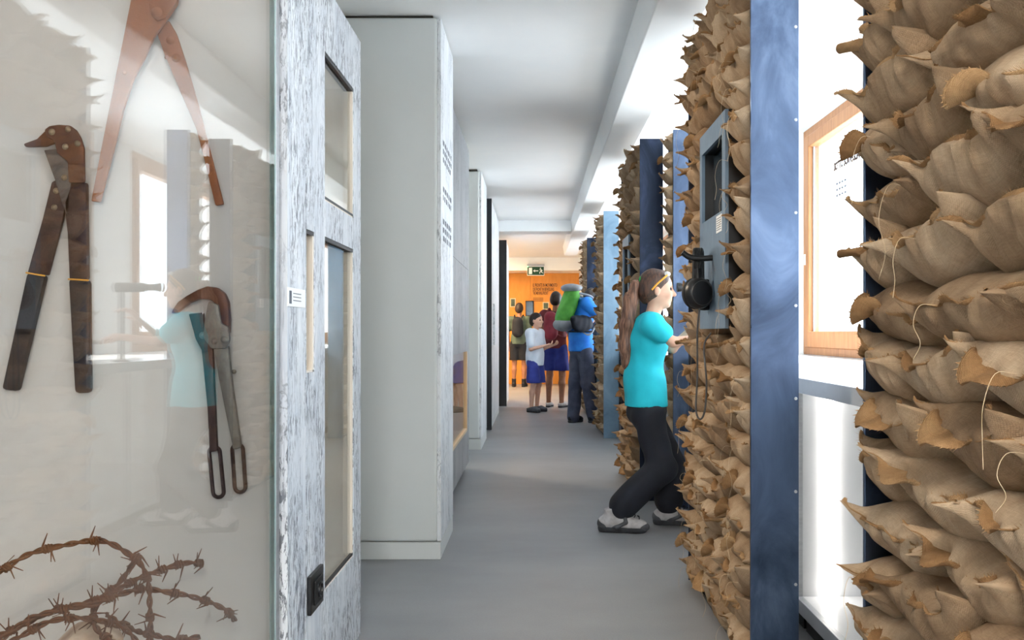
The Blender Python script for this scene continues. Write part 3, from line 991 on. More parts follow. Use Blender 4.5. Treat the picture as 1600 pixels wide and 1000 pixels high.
def make_bag(seed, NU=44, NV=30):
    rg = np.random.default_rng(seed)
    ph = rg.uniform(0, 6.28, 24)
    earL, earR = rg.uniform(0.014, 0.066, 2)
    upL, upR = rg.uniform(-0.012, 0.045, 2)
    zh0 = rg.uniform(0.50, 0.80)
    tilt = rg.uniform(-0.05, 0.05)
    sag = rg.uniform(0.0, 0.16)
    pw = rg.uniform(3.0, 5.0)
    vs, uvs, fs, hem = [], [], [], []
    for i in range(NU + 1):
        u0 = -1 + 2 * i / NU
        u = math.sin(u0 * math.pi / 2) * 0.6 + u0 * 0.4          # finer towards the corners
        t = abs(u)
        a = max(0.045, (1 - t ** pw)) ** 0.55
        e = min(1.0, max(0.0, (t - 0.74) / 0.26)) ** 1.05
        ear, up = (earL, upL) if u < 0 else (earR, upR)
        dx = BD * 0.5 * (0.80 + 0.20 * (1 - t * t)) + 0.008 * math.sin(2.3 * u + ph[0])
        zh = BH * zh0 + tilt * BH * u * 3 + 0.006 * math.sin(4.1 * u + ph[1]) + sag * BH * (t * t - 0.4)
        y = BW / 2 * u
        ht, hb = BH * (1.02 - zh0), BH * zh0
        for j in range(NV + 1):
            th = math.pi * j / NV
            c, s = math.cos(th), math.sin(th)
            pinch = math.exp(-(c / (0.55 + 0.4 * (1 - e) * min(1, e * 6))) ** 2)   # the sewn edge stands out of the round body
            bx = s ** 0.55
            x = -BD * 0.46 + (dx * (0.72 + 0.28 * a) + BD * 0.46) * bx + (0.006 + ear * e) * pinch ** 2
            z = zh + (c * ht if c > 0 else c * hb) * a + e * up * pinch
            cr = math.exp(-((th - 1.95) / 0.62) ** 2)
            w = math.sin(u * 17 + ph[2] + 1.8 * math.sin(3 * u + ph[3]) + 1.4 * (th - 1.6)) * 0.0050
            w += math.sin(u * 33 + ph[4] + 2.4 * (th - 1.6) + 1.2 * math.sin(5 * u + ph[12])) * 0.0026
            w += math.sin(u * 61 + ph[13] + 3.0 * th) * 0.0010
            lump = 0.008 * math.sin(5.2 * u + ph[5] + 2 * th) * math.sin(2.2 * th + ph[6]) + 0.004 * math.sin(11 * u + ph[14]) * math.sin(7 * th + ph[15])
            k = (w * cr + lump * s) * a
            x += k * s
            z += -k * c * 0.6
            y2 = y + 0.004 * math.sin(th * 3 + ph[7]) * a
            vs.append((x, y2, z))
            uvs.append((u * BW / 2, th * 0.075))
            if j == NV // 2:
                hem.append((x, y2, z, e))
    n1 = NV + 1
    for i in range(NU):
        for j in range(NV):
            p = i * n1 + j
            fs.append((p, p + 1, p + n1 + 1, p + n1))
    fs.append(tuple(range(NV, -1, -1)))
    fs.append(tuple(NU * n1 + j for j in range(n1)))
    body = mesh_from(vs, fs, True, uvs)
    body.materials.append(MT['burlap'])
    # hem flap with frayed edge
    vs, fs, uvs = [], [], []
    H = len(hem)
    uc = rg.uniform(-0.7, 0.7)
    bigflap = rg.choice([0.0, 0.012, 0.03, 0.04])
    lens = []
    sub = 2
    S = [np.array(h) for h in hem]
    pts = []
    for i in range(H - 1):
        for k in range(sub):
            pts.append(S[i] + (S[i + 1] - S[i]) * k / sub)
    pts.append(S[-1])
    N = len(pts)
    for i, h in enumerate(pts):
        u = -1 + 2 * i / (N - 1)
        e = h[3]
        ln = (0.006 + 0.013 * (0.5 + 0.5 * math.sin(6 * u + ph[8]))) * (1 - 0.6 * e)
        big = math.exp(-((u - uc) / 0.22) ** 2) * bigflap         # a loose corner of the cloth hanging over
        ln += big
        an = 0.95 + 0.65 * math.sin(3.3 * u + ph[9]) + 0.40 * math.sin(13 * u + ph[10]) - 1.6 * big / 0.04
        wob = 0.004 * math.sin(19 * u + ph[11])
        d = np.array((math.cos(an), 0.25 * math.copysign(1, u) * e, math.sin(an)))
        b = h[:3] - np.array((0.006, 0, 0))
        nr = np.array((-math.sin(an), 0, math.cos(an)))
        for q, (f, th) in enumerate([(0, 0.0015), (0.5, 0.0013), (1.0, 0.001)]):
            p = b + d * ln * f + nr * wob * f
            vs.append(tuple(p + nr * th))
            vs.append(tuple(p - nr * th))
            for sg in (0, 1):
                uvs.append((u * BW / 2, ln * f + 0.2))
    for i in range(N - 1):
        for q in range(2):
            a, b = i * 6 + q * 2, (i + 1) * 6 + q * 2
            fs.append((a, a + 2, b + 2, b))
            fs.append((a + 1, b + 1, b + 3, a + 3))
        fs.append((i * 6 + 4, i * 6 + 5, (i + 1) * 6 + 5, (i + 1) * 6 + 4))
    # fringe
    for i in range(0, N - 1):
        a = np.array(vs[i * 6 + 4])
        b = np.array(vs[(i + 1) * 6 + 4])
        base = np.array(vs[i * 6 + 2])
        d = (a - base)
        d /= np.linalg.norm(d) + 1e-9
        tip = (a + b) / 2 + d * rg.uniform(0.002, 0.010) + rg.normal(0, 0.0015, 3)
        o = len(vs)
        vs += [tuple(a + (b - a) * 0.3), tuple(a + (b - a) * 0.62), tuple(tip)]
        uvs += [(0.0, 0.0)] * 3
        fs.append((o, o + 1, o + 2))
    flap = mesh_from(vs, fs, True, uvs)
    flap.materials.append(MT['burlap_dark'])
    return body, flap


BAGS = [make_bag(100 + k) for k in range(12)]


def place_bag(xf, yc, z, variant, label, group, rz=0.0, rx=0.0, sc=(1, 1, 1)):
    body, flap = BAGS[variant % len(BAGS)]
    o = bpy.data.objects.new('sandbag', body)
    COL.objects.link(o)
    o.matrix_world = Matrix.Translation((xf, yc, z)) @ Matrix.Rotation(math.pi + rz, 4, 'Z') @ Matrix.Rotation(rx, 4, 'X') @ Matrix.Diagonal((*sc, 1))
    tag(o, label, 'sandbag', group)
    c = bpy.data.objects.new('hem', flap)
    COL.objects.link(c)
    c.parent = o
    return o


def pillar(name, label, xa, xb, y0, y1, zt, screws=False, steel='steel'):
    t = thing(name, label, 'pillar', ((xa + xb) / 2, (y0 + y1) / 2, 0))
    box('near_plate', steel, xa, xb, y0, y0 + 0.012, 0, zt, t, 0.0015)
    box('far_plate', steel, xa, xb, y1 - 0.012, y1, 0, zt, t, 0.0015)
    box('back_panel', 'counter_edge', xb - 0.012, xb - 0.004, y0 + 0.012, y1 - 0.012, 0, zt, t)
    box('foot_plate', 'dark', xa + 0.02, xb - 0.012, y0 + 0.012, y1 - 0.012, 0, 0.012, t)
    if screws:
        for k in range(8):
            z = 0.305 + 0.2935 * k
            if z > zt - 0.05:
                break
            Mx = Matrix.Translation((xb - 0.010, y0, z)) @ Matrix.Rotation(math.radians(90), 4, 'X')
            MB().lathe([(0.0052, -0.002), (0.0052, 0.0008), (0.0035, 0.002), (0.0015, 0.0012)], 12, Mx).build('screw', 'alu', t, smooth=True)
    return t


def fill(xf, y0, y1, zt, label, group, skip=None, cols=None, row=0.106, zmin=0.014, sc=1.0, bond=True, place=None, opening=None):
    out = []
    z = zmin
    r = 0
    a, b = y0 + 0.014, y1 - 0.014
    n = cols or max(1, round((b - a) / 0.325))
    step = (b - a) / n
    while z < zt - 0.07:
        if r % 2 == 0 or n == 1 or not bond:
            cuts = [a + step * q for q in range(n + 1)]
        else:
            cuts = [a] + [a + step * (q + 0.5) for q in range(n)] + [b]
        cuts = [cuts[0]] + [c + random.uniform(-0.03, 0.03) for c in cuts[1:-1]] + [cuts[-1]]
        spans = list(zip(cuts, cuts[1:]))
        if opening and opening[2] - 0.12 < z < opening[3] - 0.02:
            p, q_ = opening[0] - 0.012, opening[1] + 0.012
            h = q_ + (b - q_) * random.uniform(0.4, 0.6)
            spans = [(a, p), (q_, h), (h, b)]
        for q, (c0, c1) in enumerate(spans):
            ov = 0.0 if len(spans) == 3 and opening else 0.01
            lo, hi = max(c0 - ov, a), min(c1 + ov, b)
            yc, wd = (lo + hi) / 2, hi - lo
            zz = z + random.uniform(-0.006, 0.006)
            if skip and skip(yc, zz):
                continue
            lb = label
            if place:
                side = 'against its near plate' if q == 0 and len(spans) > 1 else 'against its far plate' if q == len(spans) - 1 and len(spans) > 1 else 'mid row'
                kind = 'narrow' if wd < 0.24 else 'full'
                lb = '%s %s, %s, %s' % (kind, label, side, place(zz))
            out.append(place_bag(xf + random.uniform(-0.012, 0.008), yc, zz, random.randrange(len(BAGS)),
                                 lb, group, random.uniform(-0.05, 0.05), random.uniform(-0.05, 0.05),
                                 (sc, wd / BW, random.uniform(0.95, 1.08))))
        z += row
        r += 1
    return out


PA, PB, PZ = 0.677, 0.829, 2.37
pillar('sandbag_pillar', 'foremost steel pillar frame packed with plump burlap sandbags', PA, PB, 0.98, 1.925, PZ)
bags1 = fill(PA + 0.055, 0.98, 1.925, PZ, 'burlap sandbag of the foremost pillar', 'sandbags of the foremost pillar',
             place=lambda z: 'below counter height' if z < 0.86 else 'level with the window' if z < 1.75 else 'above eye height')
pillar('sandbag_pillar', 'blued steel pillar with screwed front plate carrying the headphones', PA, PB, 2.93, 4.14, PZ, True)
MY0, MY1, MZ0, MZ1 = 3.17, 3.66, 1.115, 1.865
bags2 = fill(PA + 0.055, 2.93, 4.14, PZ, 'sandbag of the headphone pillar', 'sandbags of the pillar with headphones',
             place=lambda z: 'below the screen panel' if z < MZ0 - 0.05 else 'beside the screen panel' if z < MZ1 - 0.05 else 'above the screen panel',
             opening=(MY0, MY1, MZ0, MZ1))
pillar('sandbag_pillar', 'narrow blue steel pillar set back towards the window by the girl', 0.855, 1.0, 5.80, 6.02, PZ)
fill(0.855 + 0.03, 5.80, 6.02, PZ, 'pale sandbag in the narrow set back pillar near the girl', 'sandbags of the narrow set back pillar', cols=1, sc=0.8)
pillar('sandbag_pillar', 'dark steel sandbag pillar just beyond the girl in cyan', PA, PB, 6.07, 7.40, PZ, steel='steel_dark')
fill(PA + 0.05, 6.07, 7.40, PZ, 'burlap sandbag in the dark pillar just beyond the girl', 'sandbags of the pillar beyond the girl', cols=3, bond=False,
     opening=(6.50, 6.95, 1.115, 1.79))
pillar('sandbag_pillar', 'light blue steel sandbag pillar beside the man with backpack', 0.70, 0.86, 9.67, 10.75, PZ, steel='steel_light')
fill(0.70 + 0.05, 9.67, 10.75, PZ, 'burlap sandbag in the pillar beside the man with backpack', 'sandbags of the pillar by the man', cols=2, bond=False)
pillar('sandbag_pillar', 'furthest dark steel sandbag pillar before the orange wall', PA, PB, 12.4, 13.4, PZ, steel='steel_dark')
fill(PA + 0.05, 12.4, 13.4, PZ, 'burlap sandbag in the furthest pillar before the orange wall', 'sandbags of the furthest pillar', cols=2, bond=False)

# loose jute threads, each a part of the bag it hangs from
def hang_thread(bag, n=1):
    for _ in range(n):
        p = bag.matrix_world @ Vector((BD * 0.5 + 0.03, random.uniform(-0.17, 0.17), BH * 0.6))
        L = random.uniform(0.05, 0.22)
        a, b = random.uniform(-0.03, 0.03), random.uniform(-0.03, 0.03)
        pts = spline([p + Vector((0.03, 0, 0.0)), p, p + Vector((-0.012, a * .5, -L * 0.35)), p + Vector((-0.004 + b * .3, a, -L * 0.7)), p + Vector((-0.012 + b * .4, a * 0.6 + b, -L))], 5)
        c = MB().tube(pts, 0.0005, 4).build('loose_thread', 'jute')
        c.parent = bag
        c.matrix_parent_inverse = bag.matrix_world.inverted()


bpy.context.view_layer.update()
for b in bags1[::4]:
    hang_thread(b, 1)
for b in bags2[::3]:
    hang_thread(b, random.randint(1, 2))

# ------------------------------------------------------------------ screen panel with headphones on the second pillar
sx = 0.645


def screen_panel(label, y0, y1, z0, z1, sz0, sz1):
    sp = thing('screen_panel', label, 'screen', (0.66, (y0 + y1) / 2, z0))
    sy0, sy1 = y0 + 0.055, y1 - 0.045
    boards_with_holes('face_plate', 'steel_panel', sx, sx + 0.012, y0, y1, z0, z1, [(sy0, sy1, sz0, sz1)], sp)
    m = MB()
    m.box(sx + 0.012, PB - 0.02, y0, y0 + 0.008, z0, z1).box(sx + 0.012, PB - 0.02, y1 - 0.008, y1, z0, z1)
    m.box(sx + 0.012, PB - 0.02, y0 + 0.008, y1 - 0.008, z0, z0 + 0.008).box(sx + 0.012, PB - 0.02, y0 + 0.008, y1 - 0.008, z1 - 0.008, z1)
    m.build('housing', 'dark', sp)
    box('screen', 'screen', sx + 0.045, sx + 0.055, sy0 - 0.01, sy1 + 0.01, sz0 - 0.01, sz1 + 0.01, sp)
    m = MB()
    m.box(sx + 0.012, sx + 0.045, sy0 - .006, sy0, sz0, sz1).box(sx + 0.012, sx + 0.045, sy1, sy1 + .006, sz0, sz1)
    m.box(sx + 0.012, sx + 0.045, sy0, sy1, sz0 - .006, sz0).box(sx + 0.012, sx + 0.045, sy0, sy1, sz1, sz1 + .006)
    m.build('screen_reveal', 'black', sp)
    cp = box('caption', 'white', sx - 0.0015, sx - 0.0002, y0 + 0.055, y0 + 0.15, sz0 - 0.07, sz0 - 0.01, sp)
    for k in range(6):
        box('text_line', 'ink_grey', sx - 0.0022, sx - 0.0015, y0 + 0.062, y0 + 0.14, sz0 - 0.062 + 0.008 * k, sz0 - 0.0595 + 0.008 * k, cp)
    return sp


screen_panel('blue grey steel panel with a tall inset screen above the headphones', MY0, MY1, MZ0, MZ1, 1.525, 1.79)
screen_panel('second steel screen panel in the pillar beyond the girl', 6.50, 6.95, 1.115, 1.79, 1.35, 1.72)

hp = thing('headphones', 'black over-ear headphones hanging from a hook on the panel', 'headphones', (0.6, 3.36, 1.16))
hc = Vector((0.595, 3.40, 1.245))
Mc = Matrix.Translation(hc) @ Matrix.Rotation(math.radians(25), 4, 'Z') @ Matrix.Rotation(math.radians(90), 4, 'X')
prof = [(0.030, 0.026), (0.046, 0.024), (0.054, 0.016), (0.058, 0.004), (0.058, -0.006), (0.052, -0.010)]
MB().lathe(prof[::-1] + [(0.012, 0.027)], 36, Mc).build('ear_cup', 'black', hp, smooth=True)
MB().lathe([(0.050, -0.010), (0.057, -0.014), (0.058, -0.024), (0.050, -0.030), (0.034, -0.028)], 36, Mc).build('ear_cushion', 'rubber', hp, smooth=True)
MB().tube([Mc @ Vector((0.045 * math.cos(a), 0.045 * math.sin(a), 0.0245)) for a in np.linspace(0, 6.1, 28)], 0.0012, 5).build('cup_ring', 'cable', hp)
Mc2 = Matrix.Translation(hc + Vector((0.02, -0.085, 0.0)) + Vector((0.012, 0.17, -0.003))) @ Matrix.Rotation(math.radians(25), 4, 'Z') @ Matrix.Rotation(math.radians(-90), 4, 'X')
MB().lathe(prof[::-1] + [(0.012, 0.027)], 36, Mc2).build('ear_cup', 'black', hp, smooth=True)
MB().lathe([(0.050, -0.010), (0.057, -0.014), (0.058, -0.024), (0.050, -0.030), (0.034, -0.028)], 36, Mc2).build('ear_cushion', 'rubber', hp, smooth=True)
d1, d2 = Mc @ Vector((0, 0, 0.005)), Mc2 @ Vector((0, 0, 0.005))
arch = []
for k in range(17):
    t = k / 16
    p = d1.lerp(d2, t)
    arch.append(p + Vector((0, 0, 0.165 * (1 - abs(2 * t - 1) ** 4.0))) + Vector((-0.01, 0, 0)))
m = MB()
for off in (-0.012, -0.004, 0.004, 0.012):
    m.tube([p + Vector((off * 0.9, 0, 0)) for p in arch], 0.0075, 8)
m.build('headband', 'black', hp, smooth=True)
for q in (d1, d2):
    MB().tube([q + Vector((-0.005, 0, 0.03)), q + Vector((-0.008, 0, 0.09))], 0.011, 10).build('slider', 'black', hp, smooth=True)
cb = spline([d1 + Vector((0, 0, -0.055)), (0.590, 3.40, 1.10), (0.592, 3.41, 0.95), (0.585, 3.40, 0.82), (0.598, 3.385, 0.785), (0.612, 3.37, 0.82), (0.618, 3.37, 0.92), (0.612, 3.385, 1.05), (0.640, 3.40, 1.10)], 8)
MB().tube(cb, 0.0035, 6).build('cable', 'cable', hp, smooth=True)
hk = tag(MB().tube(spline([(0.648, 3.40, 1.375), (0.60, 3.40, 1.372), (0.560, 3.40, 1.378), (0.535, 3.40, 1.395)], 6), 0.011, 10).build('headphone_hook', 'black', smooth=True), 'thick black hook on the steel panel holding headphones', 'hook')

# ------------------------------------------------------------------ counters along the windows
def counter(label, y0, y1, lit):
    t = thing('display_counter', label, 'counter', (1.45, (y0 + y1) / 2, 0))
    x0, x1 = 0.955, 1.985
    zt = 0.937
    box('worktop', 'counter', x0, x1, y0, y1, zt - 0.052, zt, t, 0.002)
    box('front_edge', 'counter_edge', x0 - 0.006, x0, y0, y1, zt - 0.054, zt - 0.001, t)
    box('floor_box', 'dark', x0 + 0.04, x1, y0, y1, 0, 0.10, t)
    box('inner_floor', 'counter', x0 + 0.02, x1, y0, y1, 0.10, 0.135, t)
    box('bottom_rail', 'counter_edge', x0 - 0.004, x0 + 0.02, y0, y1, 0.085, 0.135, t, 0.002)
    box('rear_panel', 'counter', x1 - 0.02, x1, y0, y1, 0.135, zt - 0.052, t)
    for ya_, yb_ in ((y0, y0 + 0.025), (y1 - 0.025, y1)):
        box('end_panel', 'counter', x0 + 0.02, x1 - 0.02, ya_, yb_, 0.135, zt - 0.052, t)
        box('corner_post', 'alu', x0 - 0.002, x0 + 0.02, ya_, yb_, 0.135, zt - 0.052, t, 0.002)
        if lit:
            yy = ya_ + 0.03 if ya_ == y0 else ya_ - 0.014
            box('led_strip', 'led', x0 + 0.10, x0 + 0.13, yy, yy + 0.008, 0.15, zt - 0.07, t)
    box('front_glass', 'glass', x0 + 0.002, x0 + 0.010, y0 + 0.025, y1 - 0.025, 0.135, zt - 0.054, t)
    box('seam_post', 'alu', x0 - 0.001, x0 + 0.018, (y0 + y1) / 2 - .012, (y0 + y1) / 2 + .012, 0.135, zt - 0.054, t, 0.002)
    return t


counter('white topped counter with lit glass case behind the viewer', -4.9, 0.57, True)
counter('white topped counter with lit glass case between the near pillars', 0.6, 3.42, True)
counter('white window counter with glass case beside the girl', 3.45, 6.9, True)
counter('white window counter with glass case near the orange wall', 6.93, 12.9, False)

# ------------------------------------------------------------------ exit sign
ES = YF - 0.97
e = thing('exit_sign', 'green emergency exit sign with arrow, door and running figure', 'sign', (X_(837, ES), ES, Z_(430, ES)))
x0, x1 = X_(823.5, ES), X_(850.5, ES)
z0, z1 = Z_(430.5, ES), Z_(416, ES)
box('housing', 'white', x0, x1, ES, ES + 0.045, z0, z1, e, 0.004)
box('mount', 'alu', x0, x1, ES - 0.01, ES + 0.065, z1, z1 + 0.045, e, 0.003)
fz0, fz1, fx0, fx1 = z0 + 0.010, z1 - 0.010, x0 + 0.009, x1 - 0.009
face = box('sign_face', 'green_sign', fx0, fx1, ES - 0.004, ES, fz0, fz1, e)
hh = fz1 - fz0
wsn = fx1 - fx0
yy0, yy1 = ES - 0.007, ES - 0.004
zc = (fz0 + fz1) / 2


def sg_(a, b):
    return (fx0 + a * wsn, zc + b * hh)


box('door_symbol', 'white', fx0 + 0.08 * wsn, fx0 + 0.28 * wsn, yy0, yy1, fz0 + 0.12 * hh, fz1 - 0.12 * hh, face)
MB().prism([sg_(.34, 0), sg_(.46, .17), sg_(.46, .05), sg_(.66, .05), sg_(.66, -.05), sg_(.46, -.05), sg_(.46, -.17)], 'y', yy0, yy1).build('arrow_symbol', 'white', face)
m = MB()
hx, hz = sg_(.79, .30)
m.lathe([(0.001, 0), (0.012, 0), (0.012, 0.003), (0.001, 0.003)], 12, Matrix.Translation((hx, yy1, hz)) @ Matrix.Rotation(math.radians(90), 4, 'X'))
for a, b, r in [((.81, .18), (.84, -.06), .011), ((.81, .16), (.72, .12), .006), ((.81, .16), (.88, .10), .006), ((.88, .10), (.91, -.02), .0055), ((.84, -.06), (.75, -.14), .008), ((.75, -.14), (.75, -.34), .0065), ((.84, -.06), (.88, -.20), .008), ((.88, -.20), (.95, -.26), .0065)]:
    p, q = sg_(*a), sg_(*b)
    m.tube([(p[0], yy1, p[1]), (q[0], yy1, q[1])], r, 6)
m.build('running_figure', 'white', face)
box('indicator_light', 'signled', x0 + 0.006, x0 + 0.024, ES - 0.008, ES, z1 - 0.016, z1 - 0.002, e)

# framed pictures on the orange wall
for k, (pa, pb, pc, pdn) in enumerate([(821, 834, 470, 494), (848, 858, 472, 484), (797, 806, 466, 480)]):
    t = thing('framed_picture', ['dark framed picture on the orange wall under the exit sign', 'small pale framed picture under the wall heading', 'small framed picture on the orange wall beside the black plate'][k], 'picture', (X_(pa, YF), YF - 0.02, Z_(pdn, YF)))
    box('frame', 'black' if k == 0 else 'woodpale', X_(pa, YF), X_(pb, YF), YF - 0.03, YF - 0.001, Z_(pdn, YF), Z_(pc, YF), t, 0.004)
    box('image', 'screen' if k == 0 else 'green_cloth', X_(pa, YF) + .02, X_(pb, YF) - .02, YF - 0.033, YF - 0.03, Z_(pdn, YF) + .02, Z_(pc, YF) - .02, t)

# ------------------------------------------------------------------ people: implicit surfaces meshed with surface nets
class Field:
    def __init__(s, lo, hi, res):
        s.lo = np.array(lo, float)
        s.res = res
        s.n = np.ceil((np.array(hi) - s.lo) / res).astype(int) + 1
        s.d = np.full(tuple(s.n), 0.2, np.float32)

    def window(s, lo, hi):
        a = np.clip(np.floor((np.array(lo) - s.lo) / s.res).astype(int), 0, s.n - 1)
        b = np.clip(np.ceil((np.array(hi) - s.lo) / s.res).astype(int) + 1, 1, s.n)
        if np.any(b <= a):
            return None
        ax = [s.lo[i] + s.res * np.arange(a[i], b[i]) for i in range(3)]
        g = np.stack(np.meshgrid(*ax, indexing='ij'), -1)
        return (slice(a[0], b[0]), slice(a[1], b[1]), slice(a[2], b[2])), g

    def blend(s, sl, d, k, op):
        cur = s.d[sl]
        if op == 'sub':
            h = np.clip(0.5 - 0.5 * (cur + d) / k, 0, 1)
            s.d[sl] = cur * (1 - h) - d * h + k * h * (1 - h)
        else:
            h = np.clip(0.5 + 0.5 * (cur - d) / k, 0, 1)
            s.d[sl] = cur * (1 - h) + d * h - k * h * (1 - h)

    def cap(s, a, b, ra, rb=None, k=0.015, op='add', flat=None, grow=0.0):
        """tapered capsule; flat=(unit vector, factor) squashes across that direction"""
        a, b = np.array(a, float), np.array(b, float)
        rb = ra if rb is None else rb
        ra, rb = ra + grow, rb + grow
        mg = max(ra, rb) * 1.3 + k * 2 + 0.02
        w = s.window(np.minimum(a, b) - mg, np.maximum(a, b) + mg)
        if w is None:
            return s
        sl, g = w
        ba = b - a
        L = max(ba @ ba, 1e-9)
        q = g - a
        h = np.clip(q @ ba / L, 0, 1)
        r = q - h[..., None] * ba
        if flat is not None:
            f = np.array(flat[0], float)
            r = r + (r @ f)[..., None] * f * (flat[1] - 1)
        d = np.linalg.norm(r, axis=-1) - (ra + (rb - ra) * h)
        s.blend(sl, d, k, op)
        return s

    def ell(s, c, R, rad, k=0.015, op='add', grow=0.0):
        c = np.array(c, float)
        rad = np.array(rad, float) + grow
        mg = max(rad) + k * 2 + 0.02
        w = s.window(c - mg, c + mg)
        if w is None:
            return s
        sl, g = w
        q = (g - c) @ np.array(R, float)
        k0 = np.linalg.norm(q / rad, axis=-1)
        k1 = np.linalg.norm(q / rad ** 2, axis=-1) + 1e-9
        s.blend(sl, k0 * (k0 - 1) / k1, k, op)
        return s

    def cut(s, p, nrm):
        """keep the side away from nrm"""
        sl, g = s.window(s.lo, s.lo + s.n * s.res)
        nrm = np.array(nrm, float)
        nrm /= np.linalg.norm(nrm)
        s.d = np.maximum(s.d, ((g - np.array(p)) @ nrm).astype(np.float32))
        return s

    def folds(s, amp, seed, fx=(30, 30, 14)):
        rg = np.random.default_rng(seed)
        sl, g = s.window(s.lo, s.lo + s.n * s.res)
        t = np.zeros(s.d.shape, np.float32)
        for q in range(4):
            v = rg.normal(size=3) * np.array(fx) * (0.7 + 0.4 * q)
            t += np.sin(g @ v + rg.uniform(0, 6) + 1.3 * np.sin(g @ (rg.normal(size=3) * 9))).astype(np.float32) / (1 + q * 0.6)
        s.d = s.d + amp * t
        return s

    def mesh(s):
        d = s.d
        ins = d < 0
        nx, ny, nz = d.shape
        c = np.zeros((nx - 1, ny - 1, nz - 1), np.int8)
        for i in (0, 1):
            for j in (0, 1):
                for k in (0, 1):
                    c += ins[i:nx - 1 + i, j:ny - 1 + j, k:nz - 1 + k]
        act = (c > 0) & (c < 8)
        idx = np.argwhere(act)
        num = np.full(act.shape, -1, np.int64)
        num[act] = np.arange(len(idx))
        acc = np.zeros((len(idx), 3))
        cnt = np.zeros(len(idx))
        corners = [(i, j, k) for i in (0, 1) for j in (0, 1) for k in (0, 1)]
        for a in corners:
            for ax in range(3):
                if a[ax]:
                    continue
                b = list(a)
                b[ax] = 1
                ia, ib = idx + np.array(a), idx + np.array(b)
                da = d[ia[:, 0], ia[:, 1], ia[:, 2]]
                db = d[ib[:, 0], ib[:, 1], ib[:, 2]]
                m = (da < 0) != (db < 0)
                t = np.where(m, da / np.where(m, da - db, 1), 0)
                p = np.array(a, float) + np.outer(t, np.eye(3)[ax])
                acc[m] += p[m]
                cnt[m] += 1
        V = (idx + acc / cnt[:, None]) * s.res + s.lo
        faces = []
        for ax in range(3):
            o = [q for q in range(3) if q != ax]
            sh = [slice(1, -1)] * 3
            e0 = [slice(None)] * 3
            e1 = [slice(None)] * 3
            e0[ax], e1[ax] = slice(0, -1), slice(1, None)
            a0, a1 = ins[tuple(e0)], ins[tuple(e1)]
            ch = a0 != a1
            E = np.argwhere(ch)
            E = E[(E[:, o[0]] > 0) & (E[:, o[1]] > 0) & (E[:, o[0]] < d.shape[o[0]] - 1) & (E[:, o[1]] < d.shape[o[1]] - 1)]
            flip = a0[E[:, 0], E[:, 1], E[:, 2]]
            q = []
            for (u, v) in ((0, 0), (-1, 0), (-1, -1), (0, -1)):
                P = E.copy()
                P[:, o[0]] += u
                P[:, o[1]] += v
                q.append(num[P[:, 0], P[:, 1], P[:, 2]])
            Q = np.stack(q, 1)
            if ax == 1:
                flip = ~flip
            Q[~flip] = Q[~flip][:, ::-1]
            faces.append(Q)
        Fq = np.concatenate(faces)
        me = bpy.data.meshes.new('m')
        me.vertices.add(len(V))
        me.vertices.foreach_set('co', V.astype(np.float32).ravel())
        me.loops.add(len(Fq) * 4)
        me.loops.foreach_set('vertex_index', Fq.astype(np.int32).ravel())
        me.polygons.add(len(Fq))
        me.polygons.foreach_set('loop_start', np.arange(0, len(Fq) * 4, 4, dtype=np.int32))
        me.polygons.foreach_set('loop_total', np.full(len(Fq), 4, np.int32))
        me.polygons.foreach_set('use_smooth', np.ones(len(Fq), bool))
        me.update()
        me.validate()
        return me

    def obj(s, name, mat, parent):
        return link(name, s.mesh(), mat, parent)


def nv(v):
    v = np.array(v, float)
    return v / np.linalg.norm(v)


def frame(f, up=(0, 0, 1)):
    """columns: forward, left, up"""
    f = nv(f)
    l = nv(np.cross(up, f))
    return np.stack([f, l, np.cross(f, l)], 1)


def stand(base, facing, h, lean=0.0):
    """joints of a standing figure of height h"""
    R = frame((facing[0], facing[1], 0))
    b = np.array(base, float)

    def w(fw, lt, up):
        return b + R @ (np.array((fw, lt, up)) * h)
    J = dict(h=h, face=np.array((facing[0], facing[1], 0.0)), body=np.array((facing[0], facing[1], 0.0)))
    J['head'] = w(0.02 + lean * 1.1, 0, 0.935)
    J['neck'] = w(0.0 + lean, 0, 0.845)
    J['chest'] = w(0.0 + lean * .7, 0, 0.72)
    J['waist'] = w(0.0 + lean * .3, 0, 0.61)
    J['pelvis'] = w(0, 0, 0.53)
    for s, sg in (('L', 1), ('R', -1)):
        J['sh' + s] = w(lean * .95, 0.105 * sg, 0.805)
        J['el' + s] = w(-0.01 + lean * .6, 0.135 * sg, 0.63)
        J['wr' + s] = w(0.05 + lean * .4, 0.13 * sg, 0.48)
        J['hip' + s] = w(0, 0.05 * sg, 0.51)
        J['kn' + s] = w(0.012, 0.058 * sg, 0.28)
        J['an' + s] = w(-0.01, 0.06 * sg, 0.05)
        J['toe' + s] = w(0.085, 0.072 * sg, 0.012)
    return J


